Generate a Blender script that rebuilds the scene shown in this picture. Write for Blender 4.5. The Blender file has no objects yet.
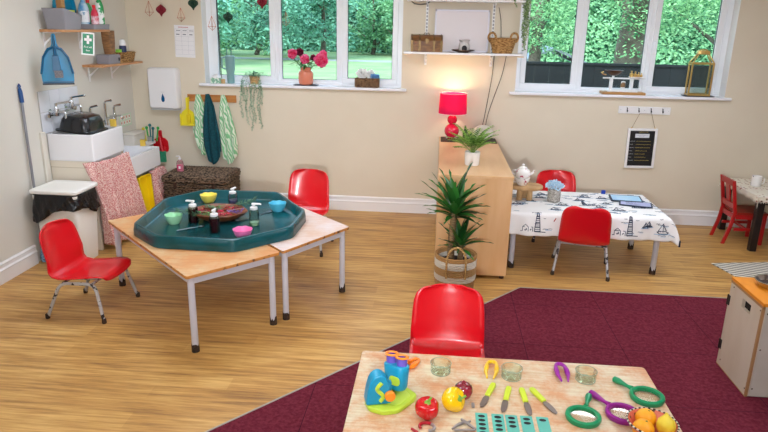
import bpy, bmesh, math, random
from math import sin, cos, pi, radians
from mathutils import Vector, Matrix
random.seed(7)
C = bpy.context.scene.collection
S = bpy.context.scene

SKY, SUN, PAN, FLASH, EXPO = 3.5, 3.7, 6.6, 410.0, 0.39
# ---------------------------------------------------------------- helpers
def lin(c):
    if isinstance(c, str):
        c = [int(c[i:i+2], 16) / 255 for i in (0, 2, 4)]
    return tuple([(x / 12.92 if x <= .04045 else ((x + .055) / 1.055) ** 2.4) for x in c] + [1])

class MB:
    def __init__(s): s.v = []; s.f = []; s.m = []; s.M = Matrix.Identity(4)
    def add(s, vs, fs, m=0):
        b = len(s.v)
        s.v += [tuple(s.M @ Vector(p)) for p in vs]
        s.f += [tuple(b + i for i in f) for f in fs]; s.m += [m] * len(fs)
        return s
    def loft(s, rings, c0=True, c1=True, m=0, closed=True):
        n = len(rings[0]); vs = [p for r in rings for p in r]; fs = []
        for k in range(len(rings) - 1):
            for i in range(n if closed else n - 1):
                j = (i + 1) % n
                fs.append((k*n+i, k*n+j, (k+1)*n+j, (k+1)*n+i))
        if c0: fs.append(tuple(reversed(range(n))))
        if c1: fs.append(tuple(range((len(rings)-1)*n, len(rings)*n)))
        return s.add(vs, fs, m)
    def box(s, x0, x1, y0, y1, z0, z1, m=0):
        r = lambda z: [(x0,y0,z),(x1,y0,z),(x1,y1,z),(x0,y1,z)]
        return s.loft([r(z0), r(z1)], m=m)
    def cbox(s, c, d, m=0):
        return s.box(c[0]-d[0]/2, c[0]+d[0]/2, c[1]-d[1]/2, c[1]+d[1]/2, c[2]-d[2]/2, c[2]+d[2]/2, m)
    def lathe(s, prof, n=24, c=(0,0,0), m=0, c0=True, c1=True, sx=1, sy=1):
        rings = [[(c[0]+max(r,1e-4)*sx*cos(2*pi*i/n), c[1]+max(r,1e-4)*sy*sin(2*pi*i/n), c[2]+z) for i in range(n)] for r, z in prof]
        return s.loft(rings, c0, c1, m)
    def ball(s, c, r, sx=1, sy=1, sz=1, n=16, m=0):
        k = n // 2
        return s.lathe([(r*sin(pi*j/k), -r*sz*cos(pi*j/k)) for j in range(k+1)], n, c, m, sx=sx, sy=sy)
    def tube(s, pts, r, n=8, m=0, closed=False):
        P = [Vector(p) for p in pts]; L = len(P)
        rs = r if isinstance(r, (list, tuple)) else [r] * L
        rings = []; up = None
        for i, p in enumerate(P):
            a = P[(i-1) % L] if (closed or i) else P[i]; b = P[(i+1) % L] if (closed or i < L-1) else P[i]
            t = (b - a).normalized()
            if up is None:
                up = Vector((0,0,1)) if abs(t.z) < .9 else Vector((0,1,0))
            u = (up - t * up.dot(t))
            if u.length < 1e-5: u = t.orthogonal()
            u.normalize(); w = t.cross(u); up = u
            rings.append([tuple(p + rs[i] * (cos(2*pi*k/n) * u + sin(2*pi*k/n) * w)) for k in range(n)])
        if closed:
            rings.append(rings[0]); return s.loft(rings, False, False, m)
        return s.loft(rings, m=m)
    def grid(s, fn, nu, nv, m=0):
        vs = [fn(i/nu, j/nv) for j in range(nv+1) for i in range(nu+1)]
        fs = [(j*(nu+1)+i, j*(nu+1)+i+1, (j+1)*(nu+1)+i+1, (j+1)*(nu+1)+i) for j in range(nv) for i in range(nu)]
        return s.add(vs, fs, m)
    def prism(s, poly, z0, z1, m=0):
        return s.loft([[(x,y,z0) for x,y in poly], [(x,y,z1) for x,y in poly]], m=m)
    def build(s, name, mats, parent=None, bevel=0, solid=0, sub=0, ang=38, smooth=True, seg=2, off=0, norm=True):
        me = bpy.data.meshes.new(name); me.from_pydata(s.v, [], s.f)
        me.polygons.foreach_set('material_index', s.m)
        if norm:
            q = bmesh.new(); q.from_mesh(me); bmesh.ops.recalc_face_normals(q, faces=q.faces); q.to_mesh(me); q.free()
        me.update()
        if not isinstance(mats, (list, tuple)): mats = [mats]
        for m in mats: me.materials.append(m)
        if smooth:
            me.polygons.foreach_set('use_smooth', [True] * len(s.f))
            me.set_sharp_from_angle(angle=radians(ang))
        o = bpy.data.objects.new(name, me); C.objects.link(o)
        if parent: o.parent = parent
        if solid:
            q = o.modifiers.new('t', 'SOLIDIFY'); q.thickness = solid; q.offset = off
        if sub:
            q = o.modifiers.new('s', 'SUBSURF'); q.levels = q.render_levels = sub
        if bevel:
            q = o.modifiers.new('b', 'BEVEL'); q.width = bevel; q.segments = seg; q.limit_method = 'ANGLE'; q.angle_limit = radians(40)
            q.harden_normals = False
        return o

def tag(o, label, cat, group=None, kind=None):
    o['label'] = label; o['category'] = cat
    if group: o['group'] = group
    if kind: o['kind'] = kind
    return o
def thing(name, label, cat, loc=(0,0,0), rz=0, group=None):
    o = bpy.data.objects.new(name, None); C.objects.link(o); o.empty_display_size = .1
    o.location = loc; o.rotation_euler = (0, 0, rz)
    return tag(o, label, cat, group)
def struct(o): o['kind'] = 'structure'; return o
def place(o, loc, rz=0, rx=0, ry=0):
    o.location = loc; o.rotation_euler = (rx, ry, rz); return o
def dup(o, parent=None):
    c = o.copy(); C.objects.link(c)
    if parent: c.parent = parent
    for ch in [x for x in C.objects if x.parent == o]: dup(ch, c)
    return c
def rrect(w, d, r, z=0, n=5, cx=0, cy=0):
    pts = []
    for sx, sy, a0 in ((1,-1,-90),(1,1,0),(-1,1,90),(-1,-1,180)):
        for k in range(n+1):
            a = radians(a0 + 90*k/n)
            pts.append((cx + sx*(w/2-r) + r*cos(a), cy + sy*(d/2-r) + r*sin(a), z))
    return pts
def rpoly(poly, r, z, n=4):
    out = []; L = len(poly)
    for i in range(L):
        p = Vector(poly[i]); a = (Vector(poly[i-1]) - p).normalized(); b = (Vector(poly[(i+1) % L]) - p).normalized()
        for k in range(n+1):
            t = k/n; q = p + a*r*(1-t)**2 + b*r*t**2
            out.append((q.x, q.y, z))
    return out
def rounded(pts, r, n=5):
    P = [Vector(p) for p in pts]; out = [tuple(P[0])]
    for i in range(1, len(P)-1):
        a = P[i-1]-P[i]; b = P[i+1]-P[i]; rr = min(r, a.length*.49, b.length*.49)
        a.normalize(); b.normalize()
        for k in range(n+1):
            t = k/n; out.append(tuple(P[i] + a*rr*(1-t)**2 + b*rr*t**2))
    out.append(tuple(P[-1])); return out

# ---------------------------------------------------------------- materials
def mat(name, col, rough=.5, metal=0, col2=None, scale=8, stretch=(1,1,1), ramp=(.35,.65), bump=0, bscale=None, spec=.5, trans=0, emit=None, es=0, coat=0, alpha=1, ior=1.45, detail=4, sss=0):
    m = bpy.data.materials.new(name); m.use_nodes = True; nt = m.node_tree; N = nt.nodes; K = nt.links
    b = N['Principled BSDF']
    b.inputs['Base Color'].default_value = lin(col); b.inputs['Roughness'].default_value = rough
    b.inputs['Metallic'].default_value = metal; b.inputs['Specular IOR Level'].default_value = spec
    b.inputs['Transmission Weight'].default_value = trans; b.inputs['Coat Weight'].default_value = coat
    b.inputs['Alpha'].default_value = alpha; b.inputs['IOR'].default_value = ior
    if sss: b.inputs['Subsurface Weight'].default_value = sss; b.inputs['Subsurface Radius'].default_value = (.02,.01,.005)
    if emit: b.inputs['Emission Color'].default_value = lin(emit); b.inputs['Emission Strength'].default_value = es
    if col2 or bump:
        tc = N.new('ShaderNodeTexCoord'); mp = N.new('ShaderNodeMapping'); mp.inputs['Scale'].default_value = stretch
        K.new(tc.outputs['Object'], mp.inputs['Vector'])
    if col2:
        n = N.new('ShaderNodeTexNoise'); n.inputs['Scale'].default_value = scale; n.inputs['Detail'].default_value = detail
        K.new(mp.outputs[0], n.inputs['Vector'])
        r = N.new('ShaderNodeValToRGB'); r.color_ramp.elements[0].position = ramp[0]; r.color_ramp.elements[1].position = ramp[1]
        r.color_ramp.elements[0].color = lin(col); r.color_ramp.elements[1].color = lin(col2)
        K.new(n.outputs['Fac'], r.inputs[0]); K.new(r.outputs[0], b.inputs['Base Color'])
    if bump:
        n2 = N.new('ShaderNodeTexNoise'); n2.inputs['Scale'].default_value = bscale or scale; n2.inputs['Detail'].default_value = 3
        K.new(mp.outputs[0], n2.inputs['Vector'])
        bp = N.new('ShaderNodeBump'); bp.inputs['Strength'].default_value = bump; bp.inputs['Distance'].default_value = .01
        K.new(n2.outputs['Fac'], bp.inputs['Height']); K.new(bp.outputs[0], b.inputs['Normal'])
    return m

def mat_planks():
    m = bpy.data.materials.new('oak_planks'); m.use_nodes = True; nt = m.node_tree; N = nt.nodes; K = nt.links; b = N['Principled BSDF']
    tc = N.new('ShaderNodeTexCoord')
    br = N.new('ShaderNodeTexBrick'); br.inputs['Scale'].default_value = 1; br.inputs['Brick Width'].default_value = 1.1; br.inputs['Row Height'].default_value = .13
    br.inputs['Mortar Size'].default_value = .0012; br.inputs['Bias'].default_value = 0; br.offset = .37; br.offset_frequency = 2
    br.inputs['Color1'].default_value = (0,0,0,1); br.inputs['Color2'].default_value = (1,1,1,1); br.inputs['Mortar'].default_value = (.35,.35,.35,1)
    K.new(tc.outputs['Object'], br.inputs['Vector'])
    mp = N.new('ShaderNodeMapping'); mp.inputs['Scale'].default_value = (1.6, 26, 1); K.new(tc.outputs['Object'], mp.inputs[0])
    ns = N.new('ShaderNodeTexNoise'); ns.inputs['Scale'].default_value = 1.5; ns.inputs['Detail'].default_value = 6; ns.inputs['Roughness'].default_value = .65; K.new(mp.outputs[0], ns.inputs[0])
    mp2 = N.new('ShaderNodeMapping'); mp2.inputs['Scale'].default_value = (1.2, 5, 1); K.new(tc.outputs['Object'], mp2.inputs[0])
    n2 = N.new('ShaderNodeTexNoise'); n2.inputs['Scale'].default_value = 1.6; n2.inputs['Detail'].default_value = 3; K.new(mp2.outputs[0], n2.inputs[0])
    a = N.new('ShaderNodeMath'); a.operation = 'MULTIPLY_ADD'; a.inputs[1].default_value = .11; K.new(br.outputs['Color'], a.inputs[0]); K.new(ns.outputs['Fac'], a.inputs[2])
    a2 = N.new('ShaderNodeMath'); a2.operation = 'MULTIPLY_ADD'; a2.inputs[1].default_value = .28; K.new(n2.outputs['Fac'], a2.inputs[0]); K.new(a.outputs[0], a2.inputs[2])
    r = N.new('ShaderNodeValToRGB'); e = r.color_ramp.elements
    e[0].position = .46; e[0].color = lin('835c32'); e[1].position = .90; e[1].color = lin('ddb46e')
    q = e.new(.67); q.color = lin('be8f4e')
    K.new(a2.outputs[0], r.inputs[0]); K.new(r.outputs[0], b.inputs['Base Color'])
    b.inputs['Roughness'].default_value = .38; b.inputs['Specular IOR Level'].default_value = .35
    return m
def mat_carpet():
    m = mat('maroon_carpet', '611e2c', .95, col2='752d3b', scale=60, bump=.35, bscale=330, spec=.1)
    nt = m.node_tree; N = nt.nodes; K = nt.links; b = N['Principled BSDF']
    tc = N.new('ShaderNodeTexCoord'); br = N.new('ShaderNodeTexBrick'); br.inputs['Scale'].default_value = 1; br.inputs['Brick Width'].default_value = .62; br.inputs['Row Height'].default_value = .62; br.offset = 0
    br.inputs['Mortar Size'].default_value = .002; br.inputs['Mortar Smooth'].default_value = .3
    K.new(tc.outputs['Object'], br.inputs['Vector'])
    mx = N.new('ShaderNodeMix'); mx.data_type = 'RGBA'; src = b.inputs['Base Color'].links[0].from_socket
    sp = N.new('ShaderNodeTexVoronoi'); sp.inputs['Scale'].default_value = 32; K.new(tc.outputs['Object'], sp.inputs['Vector'])
    lt = N.new('ShaderNodeMath'); lt.operation = 'LESS_THAN'; lt.inputs[1].default_value = .07; K.new(sp.outputs['Distance'], lt.inputs[0])
    mx2 = N.new('ShaderNodeMix'); mx2.data_type = 'RGBA'; K.new(lt.outputs[0], mx2.inputs[0]); K.new(src, mx2.inputs[6]); mx2.inputs[7].default_value = lin('6a3548')
    K.new(br.outputs['Fac'], mx.inputs[0]); K.new(mx2.outputs[2], mx.inputs[6]); mx.inputs[7].default_value = lin('3a1424')
    K.new(mx.outputs[2], b.inputs['Base Color'])
    return m
def mat_wood(name, c1, c2, st=(1,14,14), scale=2.5, rough=.45, c3=None):
    m = mat(name, c1, rough, col2=c2, scale=scale, stretch=st, ramp=(.3,.7), detail=5)
    return m
def mat_worn(name, base='d9b48c', worn='d8cdb4', scale=3.2, lo=.47, hi=.6):
    # beech laminate rubbed pale in cloudy patches
    m = mat(name, base, .5, col2=worn, scale=scale, ramp=(lo,hi), detail=9)
    nt = m.node_tree; N = nt.nodes; K = nt.links; b = N['Principled BSDF']
    n = [x for x in N if x.type == 'TEX_NOISE'][0]; n.inputs['Roughness'].default_value = .72
    tc = N.new('ShaderNodeTexCoord'); mp = N.new('ShaderNodeMapping'); mp.inputs['Scale'].default_value = (2.5,45,45); K.new(tc.outputs['Object'], mp.inputs[0])
    g = N.new('ShaderNodeTexNoise'); g.inputs['Scale'].default_value = 2; K.new(mp.outputs[0], g.inputs[0])
    mx = N.new('ShaderNodeMix'); mx.data_type = 'RGBA'; mx.blend_type = 'MULTIPLY'; mx.inputs[0].default_value = .35
    K.new(b.inputs['Base Color'].links[0].from_socket, mx.inputs[6]); 
    r = N.new('ShaderNodeValToRGB'); r.color_ramp.elements[0].position = .3; r.color_ramp.elements[0].color = lin('d2a47e'); r.color_ramp.elements[1].color = (1,1,1,1); r.color_ramp.elements[1].position = .6
    K.new(g.outputs[0], r.inputs[0]); K.new(r.outputs[0], mx.inputs[7]); K.new(mx.outputs[2], b.inputs['Base Color'])
    return m
def mat_weave(name, c1, c2, s=90, rough=.8):
    m = mat(name, c1, rough); nt = m.node_tree; N = nt.nodes; K = nt.links; b = N['Principled BSDF']
    tc = N.new('ShaderNodeTexCoord')
    n = N.new('ShaderNodeTexNoise'); n.inputs['Scale'].default_value = s; n.inputs['Detail'].default_value = 2
    mp = N.new('ShaderNodeMapping'); mp.inputs['Scale'].default_value = (.7,.7,1.6); K.new(tc.outputs['Object'], mp.inputs[0]); K.new(mp.outputs[0], n.inputs[0])
    r = N.new('ShaderNodeValToRGB'); r.color_ramp.elements[0].position = .38; r.color_ramp.elements[1].position = .62; r.color_ramp.elements[0].color = lin(c1); r.color_ramp.elements[1].color = lin(c2)
    K.new(n.outputs['Fac'], r.inputs[0]); K.new(r.outputs[0], b.inputs['Base Color'])
    bp = N.new('ShaderNodeBump'); bp.inputs['Strength'].default_value = .8; bp.inputs['Distance'].default_value = .006; K.new(n.outputs['Fac'], bp.inputs['Height']); K.new(bp.outputs[0], b.inputs['Normal'])
    return m
def mat_glass(name, tint='ffffff', refl=.5, rough=.0):
    m = bpy.data.materials.new(name); m.use_nodes = True; nt = m.node_tree; N = nt.nodes; K = nt.links
    N.remove(N['Principled BSDF']); out = N['Material Output']
    t = N.new('ShaderNodeBsdfTransparent'); t.inputs[0].default_value = lin(tint)
    g = N.new('ShaderNodeBsdfGlossy'); g.inputs['Roughness'].default_value = rough
    f = N.new('ShaderNodeFresnel'); f.inputs[0].default_value = 1.45
    k = N.new('ShaderNodeMath'); k.operation = 'MULTIPLY'; k.inputs[1].default_value = refl; K.new(f.outputs[0], k.inputs[0])
    mx = N.new('ShaderNodeMixShader'); K.new(k.outputs[0], mx.inputs[0]); K.new(t.outputs[0], mx.inputs[1]); K.new(g.outputs[0], mx.inputs[2]); K.new(mx.outputs[0], out.inputs[0])
    return m
def mat_leaf(name, c1, c2, rough=.5, scale=6, tr=.35):
    m = bpy.data.materials.new(name); m.use_nodes = True; nt = m.node_tree; N = nt.nodes; K = nt.links; b = N['Principled BSDF']
    g = N.new('ShaderNodeNewGeometry'); tc = N.new('ShaderNodeTexCoord')
    n = N.new('ShaderNodeTexNoise'); n.inputs['Scale'].default_value = scale; K.new(tc.outputs['Object'], n.inputs[0])
    a = N.new('ShaderNodeMath'); a.operation = 'MULTIPLY_ADD'; a.inputs[1].default_value = .6; K.new(g.outputs['Random Per Island'], a.inputs[0]); K.new(n.outputs['Fac'], a.inputs[2])
    r = N.new('ShaderNodeValToRGB'); r.color_ramp.elements[0].position = .45; r.color_ramp.elements[1].position = 1; r.color_ramp.elements[0].color = lin(c1); r.color_ramp.elements[1].color = lin(c2)
    K.new(a.outputs[0], r.inputs[0]); K.new(r.outputs[0], b.inputs['Base Color']); b.inputs['Roughness'].default_value = rough
    if tr:
        t = N.new('ShaderNodeBsdfTranslucent'); K.new(r.outputs[0], t.inputs[0]); mx = N.new('ShaderNodeMixShader'); mx.inputs[0].default_value = tr
        K.new(b.outputs[0], mx.inputs[1]); K.new(t.outputs[0], mx.inputs[2]); K.new(mx.outputs[0], N['Material Output'].inputs[0])
    return m
def mat_stripes(name, cols, scale, axis='X', rough=.8):
    # hard stripes across one object axis; cols = [(pos, colour)...]
    m = mat(name, cols[0][1], rough); nt = m.node_tree; N = nt.nodes; K = nt.links; b = N['Principled BSDF']
    tc = N.new('ShaderNodeTexCoord'); sp = N.new('ShaderNodeSeparateXYZ'); K.new(tc.outputs['Object'], sp.inputs[0])
    a = N.new('ShaderNodeMath'); a.operation = 'MULTIPLY'; a.inputs[1].default_value = scale; K.new(sp.outputs[axis], a.inputs[0])
    fr = N.new('ShaderNodeMath'); fr.operation = 'FRACT'; K.new(a.outputs[0], fr.inputs[0])
    r = N.new('ShaderNodeValToRGB'); r.color_ramp.interpolation = 'CONSTANT'; e = r.color_ramp.elements
    e[0].position = 0; e[0].color = lin(cols[0][1]); e[1].position = cols[1][0]; e[1].color = lin(cols[1][1])
    for p, c in cols[2:]: q = e.new(p); q.color = lin(c)
    K.new(fr.outputs[0], r.inputs[0]); K.new(r.outputs[0], b.inputs['Base Color'])
    return m

WALL = mat('wall_paint', 'dfd5c1', .75, col2='dbd0bb', scale=1.5, bump=.05, bscale=40, spec=.25)
CEIL = mat('ceiling_paint', 'f2eee6', .9)
WHITE = mat('white_gloss_paint', 'eeeeef', .35)
UPVC = mat('white_plastic_frame', 'eef1f5', .3)
GASKET = mat('dark_gasket', '3c4348', .6)
SILL = mat('sill_white', 'f1f2f8', .25)
FLOOR = mat_planks(); CARPET = mat_carpet()
EDGE = mat('pale_edge_strip', 'a8a297', .5)
GLASS = mat_glass('window_glass', 'f6fbfb', .35)
JAR = mat_glass('jar_glass', 'f9fffa', .42, .02)
BEECH = mat_worn('worn_beech_laminate','d29c70','dacdae',7,.40,.60)
BEECHP = mat_worn('worn_pale_pink_laminate', 'd9ae88', 'e2d3ce', 1.8, .35, .62)
BEECHO = mat_worn('worn_orange_beech', 'd79b63', 'd8bd90', 3.5, .45, .68)
EDGEW = mat('chipped_table_edge', 'c48440', .6, col2='6b4524', scale=30, ramp=(.55,.62))
STEEL = mat('grey_painted_steel', 'c3c2cb', .35, spec=.5)
STEELCH = mat('chipped_grey_paint', '2b2422', .5, col2='b9b6b5', scale=28, ramp=(.40,.43), spec=.5)
STEELG = mat('grey_chair_tube', 'b6b3b0', .3, metal=.15)
RUBBER = mat('black_rubber', '1a1613', .7, col2='4a3424', scale=40)
RED = mat('red_moulded_plastic', 'd6101d', .28, spec=.5, coat=.25)
MAPLE = mat_wood('maple_veneer', 'd3a26d', 'deb384', (6,6,.8), 2.2, .4)
MAPLET = mat_wood('maple_veneer_top', 'd8aa78', 'e3bb8e', (6,.8,6), 2.2, .35)
CHROME = mat('chrome', 'd5d8db', .15, metal=1)
BLACKP = mat('black_plastic', '121214', .35)
BLACK = mat('black_matt', '0d0d10', .6)
NAVY = mat('navy_print', '22324e', .8)
CERAM = mat('white_fireclay', 'eff0f4', .15)
WPLAST = mat('cream_white_plastic', 'f0efea', .35)
SLATE = mat('slate', '2b2c31', .6, col2='3c3e44', scale=12)
GOLD = mat('brushed_gold', 'd9b36a', .3, metal=.7)
COPPER = mat('copper_wire', 'b5694a', .35, metal=.8)
YELLOW = mat('yellow_plastic', 'f2cf12', .35)
TEAL = mat('teal_plastic', '0f86ab', .35)
GREY = mat('grey_plastic', '8e8d94', .45)
SOIL = mat('dark_soil', '2b1d14', .9)
WHITEC = mat('white_ceramic', 'f0eeec', .25)

# ---------------------------------------------------------------- room shell
W = 6.637; L = -3.28; RX = 4.7; FY = -2.2; CZ = 2.62
struct(MB().box(L-.2, RX+.2, FY-.2, W+.3, -.12, 0).build('floor', FLOOR))
struct(MB().box(L-.2, RX+.2, FY-.2, W+.3, CZ, CZ+.12).build('ceiling', CEIL))
struct(MB().box(L-.2, L, FY-.2, W+.3, 0, CZ).build('wall_left', mat('wall_left_grey','dad7cd',.75,bump=.05,bscale=40,spec=.25)))  # left wall has its own even tone, greyer than the other walls
struct(MB().box(RX, RX+.2, FY-.2, W+.3, 0, CZ).build('wall_right', WALL))
struct(MB().box(L, RX, FY-.2, FY, 0, CZ).build('wall_front', WALL))
WN = [(-2.47, -.385), (.775, 2.845)]; WB, WT = 1.31, 2.42
b = MB(); OW = W + .30
b.box(L, RX, W, OW, 0, WB); b.box(L, RX, W, OW, WT, CZ)
xs = [L, WN[0][0], WN[0][1], WN[1][0], WN[1][1], RX]
for i in (0, 2, 4): b.box(xs[i], xs[i+1], W, OW, WB, WT)
struct(b.build('wall_back', WALL, smooth=False))

def skirting(name, p0, p1, nx, ny):
    # moulded board swept along a wall, profile = (out, up)
    prof = [(0,0),(.02,0),(.02,.098),(.026,.105),(.02,.114),(.014,.118),(.014,.142),(.02,.15),(.012,.161),(0,.163)]
    b = MB(); r = [[(p[0]+nx*o, p[1]+ny*o, z) for o, z in prof] for p in (p0, p1)]
    return struct(b.loft(r).build(name, WHITE, ang=25))
skirting('baseboard_back', (L+.5, W), (RX, W), 0, -1)
skirting('baseboard_left', (L, FY), (L, 4.665), 1, 0)
skirting('baseboard_right', (RX, FY), (RX, W), -1, 0)
struct(MB().box(L+.0005, L+.022, 4.93, 4.99, 0, 1.05).build('trim_1', mat('cream_boarding', 'ddd7ca', .6), None, bevel=.004))

def window(name, x0, x1, sashes, label):
    w = bpy.data.objects.new(name, None); C.objects.link(w); w['kind'] = 'structure'; w.location = ((x0+x1)/2, W, WB)
    ox, oy, oz = w.location
    def B(f, nm, m, **k):
        b = MB(); b.M = Matrix.Translation((-ox,-oy,-oz)); f(b); return b.build(nm, m, w, **k)
    y0, y1 = W+.13, W+.20
    def fr(b):
        b.box(x0, x1, y0, y1, WB, WB+.055); b.box(x0, x1, y0, y1, WT-.055, WT)
        b.box(x0, x0+.06, y0, y1, WB+.055, WT-.055); b.box(x1-.06, x1, y0, y1, WB+.055, WT-.055)
        for a, c, _ in sashes[:-1]:
            b.box(c-.003, c+.038, y0, y1, WB+.055, WT-.055)
    B(fr, 'window_frame', UPVC, bevel=.004)
    for a, c, op in sashes:
        s = .055 if op else .028; yy = y0 - (.014 if op else -.012)
        f = B(lambda b: (b.box(a,c,yy,yy+.05,WB+.05,WB+.05+s), b.box(a,c,yy,yy+.05,WT-.05-s,WT-.05), b.box(a,a+s,yy,yy+.05,WB+.05+s,WT-.05-s), b.box(c-s,c,yy,yy+.05,WB+.05+s,WT-.05-s)), 'sash', UPVC, bevel=.005)
        g = s - .001
        B(lambda b: (b.box(a+g,c-g,yy+.018,yy+.03,WB+.05+g,WB+.056+g), b.box(a+g,a+g+.006,yy+.018,yy+.03,WB+.05+g,WT-.05-g), b.box(c-g-.006,c-g,yy+.018,yy+.03,WB+.05+g,WT-.05-g)), 'gasket', GASKET)
        B(lambda b: b.box(a+g,c-g,yy+.021,yy+.026,WB+.05+g,WT-.05-g), 'glass_pane', GLASS, smooth=False)
        if op:
            hx = c-.028 if op > 0 else a+.028
            B(lambda b: (b.cbox((hx,yy-.006,1.83),(.022,.012,.07)), b.cbox((hx+(.0 if op<2 else 0),yy-.022,1.79),(.016,.018,.12))), 'window_handle', UPVC, bevel=.003)
    B(lambda b: b.box(x0-.055, x1+.055, W-.05, y0+.002, WB-.002, WB+.026), 'window_sill', SILL, bevel=.008)
    B(lambda b: (b.box(x0, x0+.004, W, y0, WB+.026, WT), b.box(x1-.004, x1, W, y0, WB+.026, WT), b.box(x0, x1, W, y0, WT-.004, WT)), 'window_reveal', mat('pale_reveal_paint', 'e9e8e6', .7))
    return w
window('window_1', WN[0][0], WN[0][1], [(-2.41,-1.735,1),(-1.70,-1.055,0),(-1.02,-.44,-1)], '')
window('window_2', WN[1][0], WN[1][1], [(.83,1.40,1),(1.435,2.075,0),(2.11,2.78,-1)], '')
# long stay arm on the left casement
# ---------------------------------------------------------------- carpet area
cp = [(.704,4.655),(RX-.001,4.655),(RX-.001,FY+.001),(-5.4+4.0,FY+.001),(-1.4,2.205)]
cp = [(.704,4.655),(-1.40,2.215),(-1.40,FY+.001),(RX-.001,FY+.001),(RX-.001,4.655)]
c = MB().prism(cp, .0005, .008).build('carpet', CARPET, bevel=.002); tag(c, 'maroon carpet area with a diagonal cut edge laid over the wooden floor', 'carpet')
def strip(p, q, w=.010):
    d = (Vector(q)-Vector(p)).normalized(); n = Vector((-d.y, d.x))*w
    return [(p[0]+n.x,p[1]+n.y),(p[0],p[1]),(q[0],q[1]),(q[0]+n.x,q[1]+n.y)]
e = MB(); e.prism(list(reversed(strip((-1.4,2.215),(.704,4.655)))), .001, .010); e.prism(list(reversed(strip((.704,4.655),(4.69,4.655)))), .001, .010)
e.build('edging_strip', EDGE, c)
# ---------------------------------------------------------------- moulded plastic chairs
def make_chair(label, tubes=STEELCH, group='red moulded plastic chairs'):
    t = thing('plastic_chair', label, 'chair', group=group)
    # shell: local front = +Y, profile (y, z, half width)
    def shell(u, v):
        x = u*2-1
        pr = [(.215,.262,.155),(.205,.288,.178),(.17,.296,.192),(.08,.286,.199),(-.02,.272,.200),(-.10,.264,.200),(-.15,.274,.200),(-.182,.305,.200),(-.202,.355,.199),(-.222,.42,.196),(-.240,.49,.192),(-.252,.535,.187),(-.260,.566,.177),(-.267,.588,.158),(-.271,.602,.130),(-.273,.609,.095)]
        f = v*(len(pr)-1); i = min(int(f), len(pr)-2); g = f-i
        y, z, w = [a+(b_-a)*g for a, b_ in zip(pr[i], pr[i+1])]
        bk = max(0, min(1, (z-.275)/.12)) if y < -.1 else 0
        px = x*w
        e = abs(x)**3
        return (px, y + bk*.045*x*x + (0 if bk else 0), z + (1-bk)*.020*e)
    b = MB(); b.grid(shell, 14, 45); b.build('seat_shell', RED, t, solid=.009, ang=80, norm=False)
    bt = MB(); bt.tube(rounded([(-.11,-.085,.255),(-.11,.13,.271)], .01), .008); bt.tube([(.11,-.085,.255),(.11,.13,.271)], .008)
    bt.tube([(-.178,-.09,.250),(.178,-.09,.250)], .009); bt.tube([(-.178,.12,.259),(.178,.12,.259)], .009)
    bt.build('seat_support', tubes, t)
    for s in (-1, 1):
        p = rounded([(s*.222,.205,.012),(s*.184,.145,.260),(s*.184,-.11,.251),(s*.218,-.205,.012)], .06, 6)
        MB().tube(p, .0115, 10).build('leg_frame', tubes, t)
        for y in (.207, -.207):
            MB().lathe([(.014,0),(.016,.006),(.015,.03),(.012,.034)], 10, (s*.2225 if y>0 else s*.2185,y,0)).build('rubber_foot', RUBBER, t)
    return t
ch0 = make_chair('red plastic chair with grey legs at the left end of the tray tables', STEELCH)
place(ch0, (-2.365, 3.915, 0), radians(-93))
ch1 = make_chair('red plastic chair with chipped legs facing the camera side, back turned, at the lighthouse cloth table')
ch1['label'] = 'red plastic chair with its back turned, in front of the sailing cloth table'
place(ch1, (1.262, 5.15, 0), radians(-11))
def chair(loc, rz, label, src):
    c = dup(src); place(c, loc, rz); c['label'] = label; return c
chair((-1.165, 5.37, 0), radians(176), 'red plastic chair behind the tray tables near the back skirting', ch1).scale = (.98,1.02,1.10)
chair((1.195, 6.02, 0), radians(178), 'red plastic chair between the back wall and the sailing cloth table', ch1)
chair((.105, 2.945, 0), radians(180), 'red plastic chair drawn up to the foreground beech table', ch1)

# ---------------------------------------------------------------- tables
def table(name, label, corners, top, h, topm, insets=.045, legr=.021, group=None, th=.02, edge=EDGEW):
    cx = sum(c[0] for c in corners)/4; cy = sum(c[1] for c in corners)/4
    t = thing(name, label, 'table', (cx, cy, 0), 0, group)
    P = [(c[0]-cx, c[1]-cy) for c in corners]
    b = MB(); b.loft([rpoly(P, .02, h-th), rpoly(P, .02, h)]); 
    o = b.build('table_top', [topm, edge], t, bevel=.002)
    for f in o.data.polygons:
        if abs(f.normal.z) < .5: f.material_index = 1
    ins = []
    for i, p in enumerate(P):
        p = Vector(p); a = (Vector(P[i-1])-p).normalized(); c = (Vector(P[(i+1)%4])-p).normalized(); ins.append(p+a*insets+c*insets)
    b = MB()
    for i in range(4):
        p, q = ins[i], ins[(i+1)%4]; d = (q-p).normalized(); n = Vector((-d.y, d.x))*.011
        r = lambda z: [(p.x+n.x,p.y+n.y,z),(p.x-n.x,p.y-n.y,z),(q.x-n.x,q.y-n.y,z),(q.x+n.x,q.y+n.y,z)]
        b.loft([r(h-th-.052), r(h-th-.0005)])
    b.build('frame_rail', STEEL, t, bevel=.003)
    for p in ins:
        b = MB(); b.lathe([(legr,.0),(legr,h-th-.001)], 16, (p.x,p.y,.03)) if False else b.lathe([(legr,.035),(legr,h-th-.001)], 16, (p.x,p.y,0))
        lg = b.build('leg', STEEL, t)
        f = MB()
        zs = [.045+.02*sin(i*2.3+p.x*9)+.012*sin(i*5.1) for i in range(16)]
        R = [[(p.x+(legr+.003)*cos(2*pi*i/16)*k, p.y+(legr+.003)*sin(2*pi*i/16)*k, z if z is not None else zs[i]) for i in range(16)] for k, z in ((1.02,0),(1,.02),(1,None))]
        f.loft(R); f.build('rubber_foot', RUBBER, lg)
    return t
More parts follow.
